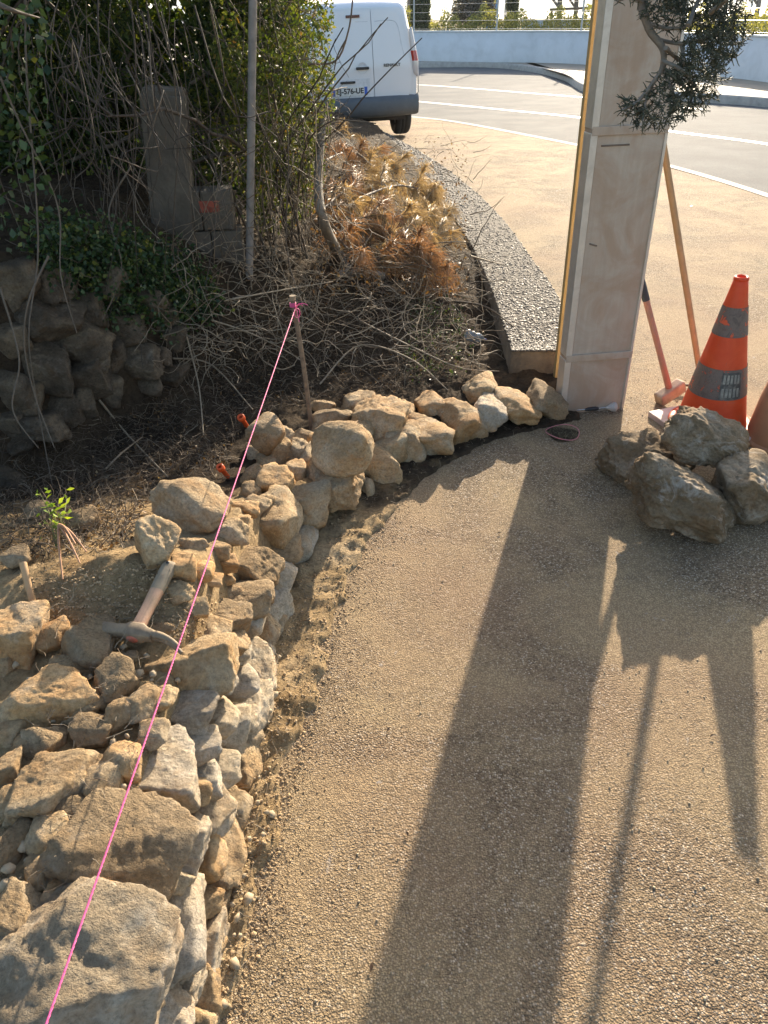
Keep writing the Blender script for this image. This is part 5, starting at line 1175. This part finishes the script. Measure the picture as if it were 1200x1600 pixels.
# hedge behind the wall
hp = []
for k in range(42000):
    x = rnd.uniform(560, 1260); i = rnd.uniform(37.2, 39.5) if x < 930 else rnd.uniform(31, 36); p = atY(x, 20, i); hgt = 1.5+.22*math.sin(x*.11)+.15*math.sin(x*.043)+.1*math.sin(x*.31); hp.append((p[0], i, rnd.uniform(.3, hgt)+.2*rnd.random()**3))
t = thing('hedge_row', 'sunlit yellow green hedge along the top of the far pale wall', 'hedge', (0, 38, 0)); hp = np.array(hp)-[0, 38, 0]
leaves('foliage', hp, .10, M['leaf_far_y'], t, .5, kind='stuff')
b = gp2(740, 40); tree('oleander_bush', 'greyish flowering bush rising above the hedge left of the blue sign', 'bush', b, [((0, 0, 1.6), (1.0, .8, 1.1)), ((.3, 0, 2.3), (.6, .6, .6))], [([(0, 0, 0), (0, 0, 1.5)], .05, .03)], .13, M['leaf_far_o'], 2600)
b = gp2(800, 47); tree('cypress', 'slim dark cypress right of the blue and white totem sign', 'cypress', b, [((0, 0, 1.2+k*.8), (.33, .33, .7)) for k in range(7)], [([(0, 0, 0), (0, 0, 3)], .10, .05)], .14, M['leaf_far'], 2200, thr=-.6)
b = gp2(657, 37.5); tree('conifer', 'dark upright conifer right behind the white van', 'conifer', b, [((0, 0, 1.0+k*.5), (.42, .42, .5)) for k in range(4)], [([(0, 0, 0), (0, 0, 2)], .08, .04)], .11, M['leaf_far'], 2600, thr=-.6)
b = gp2(640, 44); tree('shade_tree', 'broad dark tree crown rising behind the van roof', 'tree', b, [((0, 0, 4.0), (1.6, 1.5, 1.6)), ((-1.2, .4, 3.6), (1.3, 1.3, 1.1))], [([(0, 0, 0), (0, 0, 3.5)], .16, .10)], .17, M['leaf_far'], 2600)
for x, Y_, lab, sc_ in ((871, 46, 'umbrella pine behind the wall, just left of the metal pillar', 1.0), (897, 51, 'second umbrella pine, half behind the metal pillar', 1.1), (1180, 50, 'distant pine at the top right corner', 1.1), (1130, 58, 'distant pine right of the hanging juniper', 1.2)):
    b = gp2(x, Y_); tree('umbrella_pine', lab, 'pine', b, [((-.9*sc_, 0, 3.1*sc_), (1.5, 1.2, .55)), ((.8*sc_, .2, 3.7*sc_), (1.6, 1.3, .7)), ((-.1, 0, 4.6*sc_), (1.5, 1.4, .9)), ((-1.8*sc_, 0, 3.6*sc_), (.9, .8, .4))], [([(0, 0, 0), (.1, 0, 1.6), (-.05, 0, 3.2)], .17, .10), ([(-.02, 0, 1.9), (-.6, 0, 2.5), (-1.2, 0, 3.1)], .07, .04), ([(0, 0, 2.2), (.6, .1, 2.9), (1.0, .1, 3.6)], .07, .04)], .16, M['leaf_far'], 2000, thr=-.05, f=1.6)
# palm-like tree whose shadow falls across the road lies right of the pillar line
# totem sign
sb_ = gp2(768, 55); sg_ = thing('totem_sign', 'tall blue and white totem sign with a yellow panel beyond the wall', 'sign', sb_)
bl = simple('sign_blue', (.10, .30, .62), .5, var=.05); wh = simple('sign_pale_blue', (.36, .48, .60), .5, var=.05); ye = simple('sign_yellow', (.65, .55, .12), .5, var=.05)
bevel_box('board', (.62, .18, 6.0), (0, 0, 3.0), bl, sg_, .02)
for k in range(9):
    z_ = 1.3+k*.48; bevel_box('sign_panel', (.46, .02, .34), (0, -.11, z_), ye if k == 2 else wh, sg_, 0)
    m = MB()
    for q in range(4): m.box((-.16+q*.105, -.126, z_), (.07, .008, .10))
    if k != 2: m.build('lettering_mark', bl, sg_)
# poles
M['galv'] = simple('galvanised', (.40, .42, .43), .5, .5)
for x, Y_, h_, r_, lab in ((789, 50, 7, .05, 'thin lamp pole between the totem sign and the cypress'), (1172, 44, 6, .05, 'lamp pole at the far top right')):
    b = gp2(x, Y_); t = thing('lamp_pole', lab, 'pole', b); m = MB(); m.tube([(0, 0, 0), (0, 0, h_)], r_, r_*.6, n=8); m.build('shaft', M['galv'], t, True)
    m = MB(); m.tube(spline([(0, 0, h_), (.4, 0, h_+.25), (1.0, 0, h_+.3)], 8), .03, n=6); m.build('lamp_arm', M['galv'], t, True); bevel_box('lamp_head', (.5, .18, .08), (1.2, 0, h_+.28), M['galv'], t, .02)
# mesh fence on the wall top: posts, rails and wires
fn = thing('wire_fence', 'thin see-through wire fence standing on the far pale wall', 'fence', (0, 0, 0))
FP = FW.copy(); dist = np.concatenate([[0], np.cumsum(np.linalg.norm(np.diff(FP, axis=0), axis=1))]); 
m = MB()
for s_ in np.arange(.5, dist[-1], 3.2):
    x_ = np.interp(s_, dist, FP[:, 0]); y_ = np.interp(s_, dist, FP[:, 1])+.1; mm = MB(); mm.tube([(x_, y_, 1.10), (x_, y_, 2.1)], .03, n=6); mm.build('fence_post', M['galv'], fn)
for z_ in (1.15, 1.4, 1.65, 1.9, 2.08): m.tube(np.c_[FP[:, 0], FP[:, 1]+.1, np.full(len(FP), z_)], .006, n=3, cap=False)
m.build('fence_wires', M['galv'], fn, kind='stuff')
# bright gate-like crossing frame of the basketball/goal post seen beside the pine
b = gp2(862, 42); gf = thing('goal_frame', 'rusty tubular frame standing behind the wall near the pines', 'frame', b)
m = MB(); m.tube([(0, 0, 0), (0, 0, 1.75)], .06, n=8); m.build('frame_post', M['rust'], gf, True); m = MB(); m.tube([(-.1, 0, 1.75), (1.9, 0, 1.80)], .05, n=8); m.build('frame_bar', M['rust'], gf, True)
# low blue-grey wall farther off
b0, b1 = atY(815, 34, 70), atY(1300, 34, 70); lw = thing('distant_wall', 'low blue grey wall seen beyond the pines', 'wall', ((b0[0]+b1[0])/2, 70, 0))
bevel_box('wall_body', (b1[0]-b0[0], .3, 1.05), (0, 0, .5), simple('bluewall', (.38, .45, .52), .7), lw, 0)
bevel_box('wall_cap', (b1[0]-b0[0]+.1, .4, .06), (0, 0, 1.058), M['cap_white'], lw, 0)
# water beyond
def water_mat():
    m, t, b = newmat('sea_water'); g = NG(t); b.inputs['Base Color'].default_value = (.14, .19, .22, 1); b.inputs['Roughness'].default_value = .5
    g.bump(b, g.noise(g.pos(), .5, 4, .6), .6, .3); return m
sheet('sea', [(-900, 260), (900, 230), (1400, 2300), (-1200, 2300)], -.03, water_mat())
# hills
M['hill'] = simple('hill_scrub', (.10, .13, .09), .9, var=.3, sc=.004)
hx_ = np.linspace(-2600, 2600, 160); hy_ = np.linspace(0, 1400, 30); HX, HY = np.meshgrid(hx_, hy_)
ridge = 44+16*n2(HX, HY*0, .0013, 2, 4)+7*n2(HX, HY, .006, 6, 3)
HZ = ridge*sm(HY/600)*(1-.3*sm((HY-700)/700))-1; HZ = HZ*1.0; V = np.stack([HX.ravel(), HY.ravel()+2300, HZ.ravel()], 1)
i = np.arange(29)[:, None]*160+np.arange(159)[None]; link('hills', mesh_np('hills', V, np.stack([i, i+1, i+161, i+160], -1).reshape(-1, 4), M['hill'], True), kind='structure')
# ------------------------------------------------------------------ haze
hm = bpy.data.materials.new('haze'); hm.use_nodes = True; ht = hm.node_tree; ht.nodes.clear()
ho = ht.nodes.new('ShaderNodeOutputMaterial'); hv_ = ht.nodes.new('ShaderNodeVolumePrincipled'); ht.links.new(hv_.outputs[0], ho.inputs['Volume'])
hv_.inputs['Color'].default_value = (.78, .87, .95, 1); hv_.inputs['Density'].default_value = 0.00030; hv_.inputs['Anisotropy'].default_value = .2
hb = MB(); hb.box((0, 1980, 39), (5400, 4100, 80)); hz_ = hb.build('haze', hm, None, kind='stuff'); hz_['label'] = 'thin pale haze over the whole scene'; hz_['category'] = 'haze'
